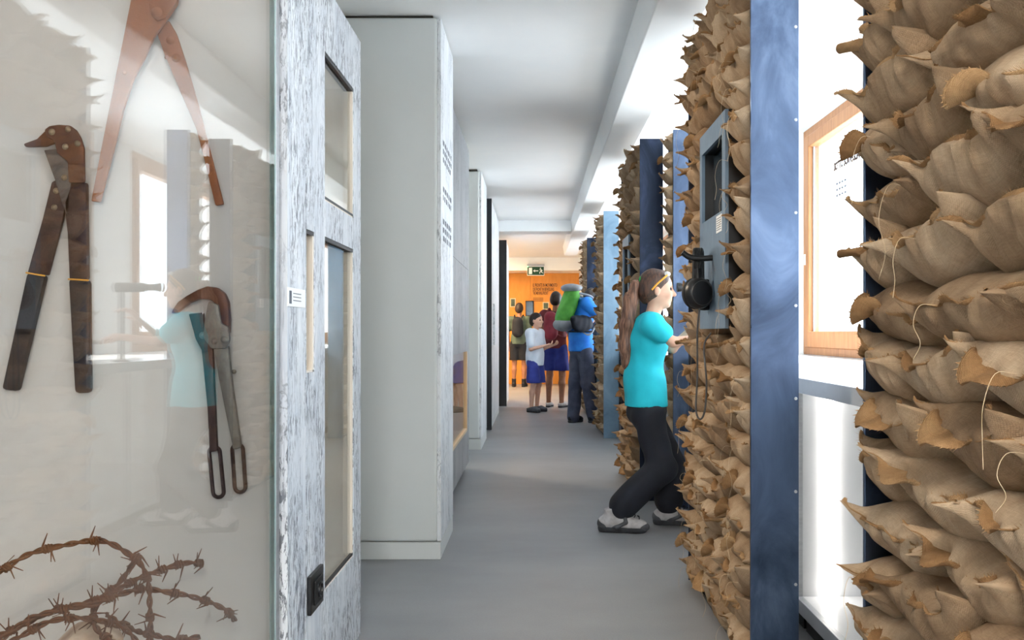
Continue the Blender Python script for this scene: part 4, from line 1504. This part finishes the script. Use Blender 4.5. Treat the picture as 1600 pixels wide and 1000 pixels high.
def hand(fd, wr, d, n, k, thumb_side):
    """palm and five fingers: d = direction, n = palm normal (fingers curl to it)"""
    d, n = nv(d), np.array(n, float)
    n = nv(n - d * (n @ d))
    b = np.cross(d, n)
    ce = wr + d * 0.045 * k
    fd.cap(wr, wr + d * 0.03 * k, 0.024 * k, 0.028 * k, 0.01, flat=(n, 1.5))
    fd.ell(ce + d * 0.01 * k, np.stack([d, b, n], 1), (0.048 * k, 0.040 * k, 0.016 * k), 0.01)
    for q, (o, L) in enumerate(((-0.030, 0.060), (-0.010, 0.074), (0.010, 0.080), (0.029, 0.070))):
        r0 = ce + d * 0.045 * k + b * o * k * thumb_side
        r1 = r0 + (d * 0.85 + n * 0.5) * L * 0.5 * k
        r2 = r1 + (d * 0.35 + n * 0.95) * L * 0.45 * k
        fd.cap(r0 - d * 0.01 * k, r1, 0.0092 * k, 0.0085 * k, 0.004)
        fd.cap(r1, r2, 0.0085 * k, 0.0072 * k, 0.003)
    t0 = wr + d * 0.018 * k + b * 0.024 * k * thumb_side
    t1 = t0 + (d * 0.6 + b * 0.75 * thumb_side + n * 0.3) * 0.036 * k
    t2 = t1 + (d * 0.85 + b * 0.2 * thumb_side + n * 0.5) * 0.030 * k
    fd.cap(t0, t1, 0.014 * k, 0.0105 * k, 0.008)
    fd.cap(t1, t2, 0.0105 * k, 0.0085 * k, 0.004)


def make_person(J, root, skin, res, palms=None, slim=1.0):
    """one continuous skin surface: head with face, neck, trunk, arms with hands, legs and feet"""
    h = J['h']
    k = h / 1.70
    P = np.array([J[q] for q in J if isinstance(J[q], np.ndarray) and q not in ('face', 'body')])
    fd = Field(P.min(0) - 0.16 * k - 0.05, P.max(0) + 0.22 * k, res)
    Rb = frame(J['body'])
    Rh = frame(J['face'], J.get('headup', (0, 0, 1)))
    f, l, u = Rh[:, 0], Rh[:, 1], Rh[:, 2]
    hk = J.get('hk', k ** 0.6)
    hd = J['head']
    # trunk
    fd.ell(J['pelvis'], Rb, (0.095 * k, 0.135 * k * slim, 0.11 * k), 0.04)
    fd.ell(J['waist'], Rb, (0.085 * k, 0.115 * k * slim, 0.12 * k), 0.05)
    fd.ell(J['chest'], Rb, (0.100 * k, 0.135 * k * slim, 0.15 * k), 0.05)
    fd.cap(J['shL'], J['shR'], 0.048 * k, None, 0.05)
    fd.cap(J['neck'] - np.array((0, 0, 0.04 * k)), hd - u * 0.05 * hk, 0.050 * k, 0.046 * k, 0.03)
    for s in 'LR':
        fd.cap(J['sh' + s], J['el' + s], 0.044 * k * slim, 0.035 * k * slim, 0.025)
        fd.cap(J['el' + s], J['wr' + s], 0.036 * k * slim, 0.024 * k * slim, 0.015)
        fd.cap(J['hip' + s], J['kn' + s], 0.072 * k * slim, 0.050 * k * slim, 0.03)
        mid = J['kn' + s] * 0.68 + J['an' + s] * 0.32 - Rb[:, 0] * 0.012 * k
        fd.cap(J['kn' + s], mid, 0.048 * k * slim, 0.050 * k * slim, 0.02)
        fd.cap(mid, J['an' + s], 0.050 * k * slim, 0.033 * k * slim, 0.02)
        fd.cap(J['an' + s] + (0, 0, -0.02 * k), J['toe' + s] + (0, 0, 0.02 * k), 0.032 * k, 0.024 * k, 0.02)
        d = J['wr' + s] - J['el' + s]
        n = (palms or {}).get(s)
        if n is None:
            n = Rb[:, 1] * (-1 if s == 'L' else 1)
        hand(fd, J['wr' + s], d, n, k ** 0.8, (1 if s == 'L' else -1) * J.get('thumb', 1))
    # head and face
    fd.ell(hd + u * 0.020 * hk - f * 0.012 * hk, Rh, (0.100 * hk, 0.077 * hk, 0.096 * hk), 0.03)
    fd.ell(hd - u * 0.035 * hk + f * 0.026 * hk, Rh, (0.064 * hk, 0.058 * hk, 0.078 * hk), 0.03)
    fd.ell(hd - u * 0.090 * hk + f * 0.062 * hk, Rh, (0.022 * hk, 0.026 * hk, 0.020 * hk), 0.02)
    for sg in (1, -1):
        fd.ell(hd + f * 0.088 * hk + l * 0.032 * sg * hk + u * 0.004 * hk, Rh, (0.016 * hk, 0.018 * hk, 0.012 * hk), 0.012, 'sub')
        fd.ell(hd - f * 0.008 * hk + l * 0.078 * sg * hk - u * 0.014 * hk, Rh, (0.018 * hk, 0.009 * hk, 0.030 * hk), 0.006)
        fd.ell(hd + f * 0.062 * hk + l * 0.036 * sg * hk - u * 0.030 * hk, Rh, (0.02 * hk, 0.02 * hk, 0.02 * hk), 0.02)
    fd.cap(hd + f * 0.080 * hk + u * 0.008 * hk, hd + f * 0.106 * hk - u * 0.026 * hk, 0.008 * hk, 0.013 * hk, 0.012)
    fd.cap(hd + f * 0.083 * hk - u * 0.055 * hk + l * 0.018 * hk, hd + f * 0.083 * hk - u * 0.055 * hk - l * 0.018 * hk, 0.008 * hk, None, 0.008)
    fd.cap(hd + f * 0.080 * hk - u * 0.066 * hk + l * 0.014 * hk, hd + f * 0.080 * hk - u * 0.066 * hk - l * 0.014 * hk, 0.008 * hk, None, 0.006)
    body = fd.obj('body', skin, root)
    for sg in (1, -1):
        c = hd + f * 0.074 * hk + l * 0.032 * sg * hk + u * 0.004 * hk
        MB().lathe([(0.001, -0.012 * hk), (0.008 * hk, -0.009 * hk), (0.0115 * hk, 0), (0.008 * hk, 0.009 * hk), (0.001, 0.012 * hk)], 12, Matrix.Translation(Vector(c))).build('eye', 'eye', body, smooth=True)
    return dict(Rb=Rb, Rh=Rh, hk=hk, k=k)


def shirt(J, G, root, mat, res, sleeve=0.55, hem=None, grow=0.016, seed=1, name='shirt', amp=0.0022, slim=1.0):
    k, Rb = G['k'], G['Rb']
    P = np.array([J[q] for q in ('shL', 'shR', 'elL', 'elR', 'pelvis', 'neck')])
    fd = Field(P.min(0) - 0.22 * k, P.max(0) + 0.12 * k, res)
    fd.ell(J['pelvis'], Rb, (0.116 * k, 0.150 * k * slim, 0.24 * k), 0.05, grow=grow)
    fd.ell(J['waist'], Rb, (0.105 * k, 0.125 * k * slim, 0.14 * k), 0.06, grow=grow)
    fd.ell(J['chest'], Rb, (0.102 * k, 0.138 * k * slim, 0.155 * k), 0.06, grow=grow)
    fd.cap(J['shL'], J['shR'], 0.050 * k, None, 0.05, grow=grow)
    for s in 'LR':
        e = J['sh' + s] + (J['el' + s] - J['sh' + s]) * min(1.0, sleeve)
        fd.cap(J['sh' + s], e, 0.050 * k, 0.052 * k, 0.03, grow=grow * 0.7)
        if sleeve > 1.0:
            e2 = J['el' + s] + (J['wr' + s] - J['el' + s]) * (sleeve - 1)
            fd.cap(J['el' + s], e2, 0.044 * k, 0.036 * k, 0.02, grow=grow * 0.7)
    fd.folds(amp, seed)
    fd.cap(J['neck'] + np.array((0, 0, 0.005)), J['neck'] + np.array((0, 0, 0.2)), 0.058 * k, None, 0.012, 'sub')
    z = hem if hem is not None else J['pelvis'][2] - 0.03 * k
    fd.cut((0, 0, z), (0, 0, -1))
    return fd.obj(name, mat, root)


def trousers(J, G, root, mat, res, length=1.0, grow=0.016, seed=2, name='trousers', flare=0.0, amp=0.003, slim=1.0):
    k, Rb = G['k'], G['Rb']
    P = np.array([J[q] for q in ('hipL', 'hipR', 'knL', 'knR', 'anL', 'anR', 'pelvis')])
    fd = Field(P.min(0) - 0.16 * k, P.max(0) + 0.20 * k, res)
    fd.ell(J['pelvis'], Rb, (0.100 * k, 0.138 * k * slim, 0.115 * k), 0.04, grow=grow)
    for s in 'LR':
        a, b, c = J['hip' + s], J['kn' + s], J['an' + s]
        if length <= 0.5:
            e = a + (b - a) * length * 2
            fd.cap(a, e, 0.078 * k * slim, 0.070 * k + flare, 0.03, grow=grow)
        else:
            fd.cap(a, b, 0.076 * k * slim, 0.058 * k + flare * .5, 0.03, grow=grow)
            e = b + (c - b) * (length - 0.5) * 2
            fd.cap(b, e, 0.058 * k + flare * .5, 0.046 * k + flare, 0.025, grow=grow)
    fd.folds(amp, seed, (20, 20, 26))
    if length <= 0.5:
        fd.cut((0, 0, min(e[2], e[2]) - 0.012), (0, 0, -1))
    fd.cut((0, 0, J['pelvis'][2] + 0.10 * k), (0, 0, 1))
    return fd.obj(name, mat, root)


def shoe(J, s, root, up_mat, sole_mat, res, k, high=0.09, heel_z=0.0, detail=False):
    an, toe = J['an' + s].copy(), J['toe' + s].copy()
    d = nv((toe - an) * (1, 1, 0))
    l = np.array((-d[1], d[0], 0))
    z0 = heel_z
    an0 = np.array((an[0], an[1], z0))
    heel = an0 - d * 0.045 * k
    tip = np.array((toe[0], toe[1], z0)) + d * 0.02 * k
    fd = Field(np.minimum(heel, tip) - 0.09 * k, np.maximum(heel, tip) + 0.09 * k + np.array((0, 0, high)), res)
    up = np.array((0, 0, 1.0))
    R = np.stack([d, l, up], 1)
    L = np.linalg.norm(tip - heel)
    fd.cap(heel + up * 0.05 * k, heel + d * L * 0.5 + up * 0.055 * k, 0.036 * k, 0.040 * k, 0.02)
    fd.ell(heel + d * L * 0.74 + up * 0.038 * k, R, (L * 0.29, 0.044 * k, 0.036 * k), 0.03)
    fd.cap(an0 - d * 0.006 * k + up * 0.06 * k, an0 - d * 0.004 * k + up * (high + 0.01) * 1.0, 0.042 * k, 0.044 * k, 0.02)
    fd.cut(heel + up * 0.022 * k, (0, 0, -1))
    fd.cut(an0 + up * (high + 0.012), (-0.25 * d[0], -0.25 * d[1], 1))
    sh = fd.obj('shoe', up_mat, root)
    fd = Field(np.minimum(heel, tip) - 0.09 * k, np.maximum(heel, tip) + 0.07 * k, res)
    fd.cap(heel + up * 0.022 * k, heel + d * L * 0.45 + up * 0.022 * k, 0.036 * k, 0.036 * k, 0.02)
    fd.ell(heel + d * L * 0.72 + up * 0.022 * k, R, (L * 0.31, 0.047 * k, 0.040 * k), 0.02)
    fd.cut(heel + up * 0.030 * k, (0, 0, 1))
    fd.cut(heel + up * 0.001, (0, 0, -1))
    fd.obj('sole', sole_mat, sh)
    if detail:
        m = MB()
        for i in range(9):
            c = heel + d * L * (0.02 + 0.105 * i)
            m.box(-0.012, 0.012, -0.052 * k, 0.052 * k, 0, 0.008)
        # lace rows over the instep
        m = MB()
        for i in range(5):
            t = i / 4
            c = an0 + d * (0.045 + 0.085 * t) * k + up * (high - 0.004 - 0.034 * t)
            p = [c + l * a * 0.034 * k + up * (0.010 * (1 - (a * 1.0) ** 2)) - up * 0.006 + d * 0.006 * math.sin(3 * a + i) for a in np.linspace(-1, 1, 7)]
            m.tube([Vector(q) for q in p], 0.0028, 6)
        m.build('lace', 'navy', sh, smooth=True)
        for sg in (-1, 1):
            fd = Field(np.minimum(heel, tip) - 0.08, np.maximum(heel, tip) + 0.12, 0.005)
            pts = [heel + up * 0.03, heel + d * L * 0.30 + up * 0.035 + l * sg * 0.034 * k, heel + d * L * 0.52 + up * 0.060 + l * sg * 0.032 * k, an0 + d * 0.055 * k + up * high * 0.92 + l * sg * 0.022 * k]
            for a, b in zip(pts, pts[1:]):
                fd.cap(a + l * sg * 0.004, b + l * sg * 0.006, 0.011, None, 0.008)
            fd.ell(heel + d * L * 0.90 + up * 0.030 * k, R, (0.040 * k, 0.040 * k, 0.024 * k), 0.01)
            fd.ell(heel + d * 0.0 * L + up * 0.045 * k, R, (0.040 * k, 0.036 * k, 0.036 * k), 0.01)
            if sg == -1:
                fd.obj('overlay', 'shoe_dark', sh)
    return sh


def hair(J, G, root, mat, res, kind='short'):
    Rh, hk = G['Rh'], G['hk']
    f, l, u = Rh[:, 0], Rh[:, 1], Rh[:, 2]
    hd = J['head']
    fd = Field(hd - 0.20 * hk - np.array((0, 0, 0.02)), hd + 0.18 * hk, res)
    fd.ell(hd + u * 0.024 * hk - f * 0.016 * hk, Rh, (0.106 * hk, 0.085 * hk, 0.102 * hk), 0.02)
    fd.ell(hd - u * 0.02 * hk - f * 0.055 * hk, Rh, (0.06 * hk, 0.076 * hk, 0.075 * hk), 0.03)
    # clear the face
    fd.ell(hd + f * 0.085 * hk - u * 0.035 * hk, Rh, (0.088 * hk, 0.12 * hk, 0.092 * hk), 0.02, 'sub')
    fd.ell(hd - u * 0.11 * hk + f * 0.03 * hk, Rh, (0.09 * hk, 0.12 * hk, 0.06 * hk), 0.02, 'sub')
    fd.folds(0.0016, 5, (60, 60, 20))
    return fd.obj('hair', mat, root)


# --- girl in cyan
GY = 5.23
def gp(px, py, dy=0.0):
    return np.array((X_(px, GY), GY + dy, Z_(py, GY)))


girl = thing('person', 'girl with a long ponytail in cyan shirt and dark trousers leaning forward', 'person', (0.60, GY, 0))
J = dict(h=1.50, face=np.array((1.0, -0.03, -0.06)), body=np.array((1.0, 0.05, 0.0)), hk=0.93)
J['head'] = gp(1027, 452)
J['neck'] = gp(1018, 492)
J['chest'] = gp(1013, 533)
J['waist'] = gp(1006, 590)
J['pelvis'] = gp(1010, 640)
J['shR'] = gp(1014, 507, -0.135)
J['shL'] = gp(1022, 507, 0.135)
J['elR'] = gp(1044, 534, -0.17)
J['wrR'] = gp(1100, 527, -0.13)
J['elL'] = gp(1056, 545, 0.14)
J['wrL'] = gp(1098, 500, 0.05)
J['hipR'] = gp(1010, 648, -0.075)
J['hipL'] = gp(1012, 648, 0.075)
J['knR'] = gp(1030, 727, -0.09)
J['anR'] = gp(956, 800, -0.10)
J['toeR'] = gp(1000, 823, -0.12)
J['knL'] = gp(1050, 728, 0.085)
J['anL'] = gp(1047, 800, 0.09)
J['toeL'] = gp(1091, 823, 0.07)
G = make_person(J, girl, 'skin', 0.006, palms={'R': (0.2, 0.3, -1), 'L': (0.2, -0.3, -1)}, slim=0.9)
shirt(J, G, girl, 'cyan', 0.007, sleeve=0.50, hem=Z_(634, GY), grow=0.020, seed=11, amp=0.0024, slim=0.95)
trousers(J, G, girl, 'navy', 0.007, length=0.90, grow=0.020, seed=12, flare=0.020, amp=0.0035)
for s in 'RL':
    shoe(J, s, girl, 'shoe_grey', 'sole', 0.005, 1.06, 0.125, detail=True)
hr = hair(J, G, girl, 'hair_mid', 0.005)
f, l, u = G['Rh'][:, 0], G['Rh'][:, 1], G['Rh'][:, 2]
tie = gp(1001, 441)
fd = Field(tie - np.array((0.17, 0.12, 0.62)), tie + 0.08, 0.007)
pony = [tie + np.array((0.012, 0, -0.004)), tie + np.array((-0.03, 0, -0.02)), tie + np.array((-0.055, 0, -0.10)), tie + np.array((-0.075, 0, -0.24)), tie + np.array((-0.085, 0, -0.36)), tie + np.array((-0.075, 0, -0.46)), tie + np.array((-0.062, 0, -0.53))]
rad = [0.020, 0.030, 0.040, 0.044, 0.040, 0.027, 0.010]
for a, b, ra, rb in zip(pony, pony[1:], rad, rad[1:]):
    fd.cap(a, b, ra, rb, 0.02)
fd.folds(0.0028, 21, (110, 110, 8))
fd.obj('ponytail', 'hair_brown', hr)
MB().tube([tie + np.array((0.004 + 0.006 * math.cos(a), 0.024 * math.cos(a), 0.026 * math.sin(a))) for a in np.linspace(0, 2 * math.pi, 16, endpoint=False)], 0.010, 8, closed=True).build('hair_tie', 'hairtie', hr, smooth=True)
hd = J['head']
hk = G['hk']
for sg in (1, -1):
    pts = spline([hd + l * sg * 0.084 * hk - u * 0.010 * hk - f * 0.040 * hk, hd + l * sg * 0.086 * hk + u * 0.028 * hk - f * 0.010 * hk, hd + l * sg * 0.080 * hk + u * 0.072 * hk + f * 0.035 * hk, hd + l * sg * 0.060 * hk + u * 0.092 * hk + f * 0.055 * hk], 6)
    MB().tube([Vector(p) for p in pts], 0.0055, 6).build('glasses_arm', 'amber', hr, smooth=True)
pts = [hd + l * a * 0.070 * hk + u * 0.094 * hk + f * (0.062 - 0.02 * a * a) * hk for a in np.linspace(-1, 1, 13)]
m = MB()
m.tube([Vector(p) for p in pts], [0.012 if abs(i - 6) > 1 else 0.006 for i in range(13)], 8)
m.build('sunglasses', 'white', hr, smooth=True)

# viewing scope she looks into, standing on the counter
vs_ = thing('viewing_scope', 'black viewing scope on a post in front of the girl', 'scope', (1.02, GY, 0.937))
ez = Z_(449, GY)
Mx = Matrix.Translation((X_(1058, GY), GY, ez)) @ Matrix.Rotation(math.radians(90), 4, 'Y')
MB().lathe([(0.018, 0.0), (0.026, 0.0), (0.026, 0.02), (0.020, 0.03), (0.018, 0.08), (0.026, 0.09), (0.028, 0.26), (0.022, 0.265)], 24, Mx).build('tube', 'black', vs_, smooth=True)
MB().lathe([(0.05, 0.0), (0.05, 0.008), (0.012, 0.015), (0.012, ez - 0.937 - 0.02)], 20, Matrix.Translation((1.02, GY, 0.937))).build('post', 'black', vs_, smooth=True)

# --- man with the green backpack
MYY = 11.4
def mp(px, py, dy=0.0):
    return np.array((X_(px, MYY), MYY + dy, Z_(py, MYY)))


man = thing('person', 'man in blue shirt and slate trousers carrying a green backpack', 'person', (0.55, MYY, 0))
J = dict(h=1.76, face=np.array((0.75, 0.6, -0.35)), body=np.array((0.8, 0.6, 0.0)))
J['pelvis'] = mp(908, 545)
J['waist'] = mp(907, 523)
J['chest'] = mp(911, 492)
J['neck'] = mp(919, 469)
J['head'] = mp(926, 466, 0.12)
J['shR'] = mp(916, 474, -0.15)
J['shL'] = mp(905, 474, 0.16)
J['elR'] = mp(934, 492, -0.16)
J['wrR'] = mp(938, 472, -0.02)
J['elL'] = mp(926, 500, 0.22)
J['wrL'] = mp(936, 478, 0.16)
J['hipR'] = mp(914, 550, -0.07)
J['hipL'] = mp(902, 550, 0.07)
J['knR'] = mp(918, 600, -0.08)
J['anR'] = mp(927, 650, -0.05)
J['toeR'] = mp(944, 659, 0.08)
J['knL'] = mp(899, 600, 0.03)
J['anL'] = mp(896, 652, -0.02)
J['toeL'] = mp(908, 660, 0.06)
G = make_person(J, man, 'skin_tan', 0.009)
shirt(J, G, man, 'blue_shirt', 0.010, sleeve=0.72, grow=0.02, seed=31)
trousers(J, G, man, 'jeans', 0.010, length=0.99, grow=0.018, seed=32, flare=0.014, amp=0.004)
for s in 'RL':
    shoe(J, s, man, 'navy', 'sole', 0.009, 1.05, 0.11)
hair(J, G, man, 'hair_dark', 0.009)
# backpack worn on his back
bp = thing('backpack', 'green and grey hiking backpack worn by the man in blue', 'backpack', tuple(mp(898, 512)))
bk = -G['Rb'][:, 0]
top, bot = mp(901, 455, 0.0) + bk * 0.08, mp(894, 506) + bk * 0.13
Rp = G['Rb']
fd = Field(np.minimum(top, bot) - 0.26, np.maximum(top, bot) + 0.24, 0.010)
c0 = (top + bot) / 2
fd.cap(top + (0, 0, -0.05), bot + (0, 0, 0.06), 0.115, 0.125, 0.03, flat=(Rp[:, 0], 1.25))
fd.folds(0.003, 41)
fd.obj('main_bag', 'pack_green', bp)
fd = Field(top - 0.22, top + 0.22, 0.010)
fd.ell(top + (0, 0, 0.035), Rp, (0.125, 0.145, 0.055), 0.02)
fd.folds(0.002, 42)
fd.obj('lid', 'pack_grey', bp)
fd = Field(bot - 0.22, bot + 0.24, 0.010)
fd.ell(bot + (0, 0, -0.01), Rp, (0.13, 0.145, 0.085), 0.02)
fd.obj('bottom_pocket', 'pack_grey', bp)
m = MB()
for sg in (-1, 1):
    pts = [top + Rp[:, 1] * 0.08 * sg + np.array((0, 0, -0.02)), J['neck'] + Rp[:, 1] * 0.09 * sg + np.array((0, 0, 0.025)), J['chest'] + Rp[:, 0] * 0.155 + Rp[:, 1] * 0.10 * sg, J['waist'] + Rp[:, 1] * 0.165 * sg, bot + Rp[:, 1] * 0.10 * sg + Rp[:, 0] * 0.06]
    m.tube([Vector(p) for p in spline(pts, 6)], 0.014, 8)
m.build('strap', 'pack_grey', bp, smooth=True)
wb = thing('waist_bag', 'black waist bag on the hip of the man in blue', 'bag', tuple(mp(908, 525)))
c = mp(908, 506, -0.17)
fd = Field(c - 0.22, c + 0.22, 0.010)
fd.ell(c, Rp, (0.16, 0.06, 0.095), 0.02)
fd.cap(c + Rp[:, 0] * 0.1 + (0, 0, 0.05), c - Rp[:, 0] * 0.13 + (0, 0, 0.05), 0.045, None, 0.03)
fd.folds(0.006, 43)
fd.obj('pouch', 'navy', wb)
MB().tube([Vector(J['waist'] + Rp[:, 0] * 0.135 * math.cos(a) + Rp[:, 1] * 0.175 * math.sin(a) + np.array((0, 0, 0.04))) for a in np.linspace(0, 2 * math.pi, 24, endpoint=False)], 0.013, 6, closed=True).build('belt', 'navy', wb, smooth=True)

# --- boy in white
BY = 12.9
boy = thing('person', 'small boy in white shirt and royal blue shorts', 'person', (X_(836, BY), BY, 0))
J = stand((X_(836, BY), BY, 0), (0.80, -0.45), 1.36)
J['hk'] = 0.90
R = frame(J['body'])
for s, sg in (('L', 1), ('R', -1)):
    J['el' + s] = J['sh' + s] + R @ np.array((0.03, 0.03 * sg, -0.22))
    J['wr' + s] = J['el' + s] + R @ np.array((0.19, -0.07 * sg, 0.05))
G = make_person(J, boy, 'skin', 0.008, palms={'L': (0, 0, 1), 'R': (0, 0, 1)}, slim=0.95)
shirt(J, G, boy, 'white_cloth', 0.009, sleeve=0.7, grow=0.026, seed=51, hem=0.645)
trousers(J, G, boy, 'blue_short', 0.009, length=0.44, grow=0.022, seed=52, name='shorts', flare=0.02)
for s in 'RL':
    shoe(J, s, boy, 'shoe_dark', 'sole', 0.008, 0.95, 0.06)
hair(J, G, boy, 'hair_dark', 0.008)

# --- person in maroon with red pack
RY = 13.7
rp = thing('person', 'person in maroon top and dark shorts standing beyond the boy', 'person', (X_(868, RY), RY, 0))
J = stand((X_(868, RY), RY, 0), (0.35, 0.9), 1.70)
G = make_person(J, rp, 'skin_tan', 0.009)
shirt(J, G, rp, 'maroon', 0.010, sleeve=0.35, grow=0.02, seed=61)
trousers(J, G, rp, 'blue_short', 0.010, length=0.40, grow=0.022, seed=62, name='shorts', flare=0.015)
for s in 'RL':
    shoe(J, s, rp, 'shoe_grey', 'sole', 0.009, 1.0, 0.065)
hair(J, G, rp, 'hair_dark', 0.009)
pk = thing('backpack', 'small red backpack worn by the person in maroon', 'backpack', tuple(J['chest']))
Rp = G['Rb']
c = J['chest'] - Rp[:, 0] * 0.21
fd = Field(c - 0.30, c + 0.30, 0.010)
fd.cap(c + (0, 0, 0.09), c + (0, 0, -0.12), 0.10, 0.115, 0.03, flat=(Rp[:, 0], 1.4))
fd.folds(0.003, 63)
fd.obj('main_bag', 'red_pack', pk)
m = MB()
for sg in (-1, 1):
    pts = [c + Rp[:, 1] * 0.07 * sg + np.array((0, 0, 0.14)), J['neck'] + Rp[:, 1] * 0.09 * sg + np.array((0, 0, 0.02)), J['chest'] + Rp[:, 0] * 0.145 + Rp[:, 1] * 0.09 * sg, J['waist'] + Rp[:, 1] * 0.16 * sg, c + Rp[:, 1] * 0.08 * sg + np.array((0, 0, -0.14))]
    m.tube([Vector(p) for p in spline(pts, 6)], 0.012, 8)
m.build('strap', 'maroon', pk, smooth=True)

# --- person reading at the orange wall
OY = 18.9
op = thing('person', 'person in black shorts and boots reading at the orange wall', 'person', (X_(811, OY), OY, 0))
J = stand((X_(811, OY), OY, 0), (0.12, 1.0), 1.70)
G = make_person(J, op, 'skin_tan', 0.011)
shirt(J, G, op, 'green_cloth', 0.012, sleeve=0.6, grow=0.022, seed=71)
trousers(J, G, op, 'navy', 0.012, length=0.40, grow=0.022, seed=72, name='shorts', flare=0.015)
for s in 'RL':
    shoe(J, s, op, 'navy', 'sole', 0.010, 1.05, 0.16)
hair(J, G, op, 'hair_dark', 0.011)
pk = thing('backpack', 'black daypack worn by the person at the orange wall', 'backpack', tuple(J['chest']))
Rp = G['Rb']
c = J['chest'] - Rp[:, 0] * 0.20
fd = Field(c - 0.30, c + 0.30, 0.012)
fd.cap(c + (0, 0, 0.09), c + (0, 0, -0.10), 0.11, 0.12, 0.03, flat=(Rp[:, 0], 1.4))
fd.obj('main_bag', 'navy', pk)
m = MB()
for sg in (-1, 1):
    pts = [c + Rp[:, 1] * 0.07 * sg + np.array((0, 0, 0.14)), J['neck'] + Rp[:, 1] * 0.09 * sg + np.array((0, 0, 0.02)), J['chest'] + Rp[:, 0] * 0.145 + Rp[:, 1] * 0.09 * sg]
    m.tube([Vector(p) for p in spline(pts, 6)], 0.013, 8)
m.build('strap', 'navy', pk, smooth=True)

# ------------------------------------------------------------------ added fill lamps, then the alcove spotlights
def lamp(label, x0, x1, y0, y1, z, mat, size_e, energy, color):
    t = thing('fill_lamp', label, 'lamp', ((x0 + x1) / 2, (y0 + y1) / 2, z))
    box('housing', 'white', x0 - .015, x1 + .015, y0 - .015, y1 + .015, z - 0.03, z - 0.001, t, 0.004)
    box('diffuser', mat, x0, x1, y0, y1, z - 0.034, z - 0.03, t)
    ld = bpy.data.lights.new('fill_light', 'AREA')
    ld.shape = 'RECTANGLE'
    ld.size, ld.size_y = x1 - x0, y1 - y0
    ld.energy = energy
    ld.color = color
    lo = bpy.data.objects.new('fill_light', ld)
    COL.objects.link(lo)
    lo.parent = t
    lo.location = (0, 0, -0.04)
    return t


lamp('added flat white fill lamp over the near end of the corridor', -0.45, 0.35, -1.6, -0.8, CEIL, 'lamp', 0.8, 70, (1.0, 0.93, 0.84))  # unseen lamp added behind the camera to brighten the near corridor
lamp('added warm fill lamp under the ceiling before the orange wall', -1.95, -0.95, 16.6, 18.4, CEIL, 'led_warm', 0.8, 55, (1.0, 0.74, 0.45))  # added out of view behind the left blocks to warm the far ceiling


def spot_lamp(label, pos, aim, energy, angle=75):
    """small track spotlight in an alcove between the showcases"""
    p, a = Vector(pos), Vector(aim)
    t = thing('spotlight', label, 'lamp', pos)
    d = (a - p).normalized()
    Mx = Matrix.Translation(p) @ d.to_track_quat('Z', 'Y').to_matrix().to_4x4()
    MB().lathe([(0.02, -0.10), (0.04, -0.09), (0.045, 0.0), (0.045, 0.03), (0.038, 0.03), (0.036, 0.0)], 20, Mx).build('head', 'black', t, smooth=True)
    MB().tube([p - d * 0.05, p + Vector((0, 0, 0.08)), Vector((p.x, p.y, CEIL - 0.012))], 0.008, 8).build('stem', 'black', t, smooth=True)
    box('track', 'black', p.x - 0.3, p.x + 0.3, p.y - 0.018, p.y + 0.018, CEIL - 0.02, CEIL - 0.001, t)
    ld = bpy.data.lights.new('spot_light', 'SPOT')
    ld.energy = energy
    ld.color = (1.0, 0.82, 0.62)
    ld.spot_size = math.radians(angle)
    ld.spot_blend = 0.8
    ld.shadow_soft_size = 0.05
    lo = bpy.data.objects.new('spot_light', ld)
    COL.objects.link(lo)
    lo.parent = t
    lo.rotation_euler = (-d).to_track_quat('Z', 'Y').to_euler()
    lo.location = tuple(d * 0.04)
    return t


spot_lamp('black track spotlight in the alcove before the broad grey block', (-1.35, 3.95, 2.42), (0.68, 3.55, 1.05), 75)
spot_lamp('black track spotlight in the alcove before the slim grey block', (-1.25, 8.15, 2.42), (0.60, 7.2, 0.6), 80)
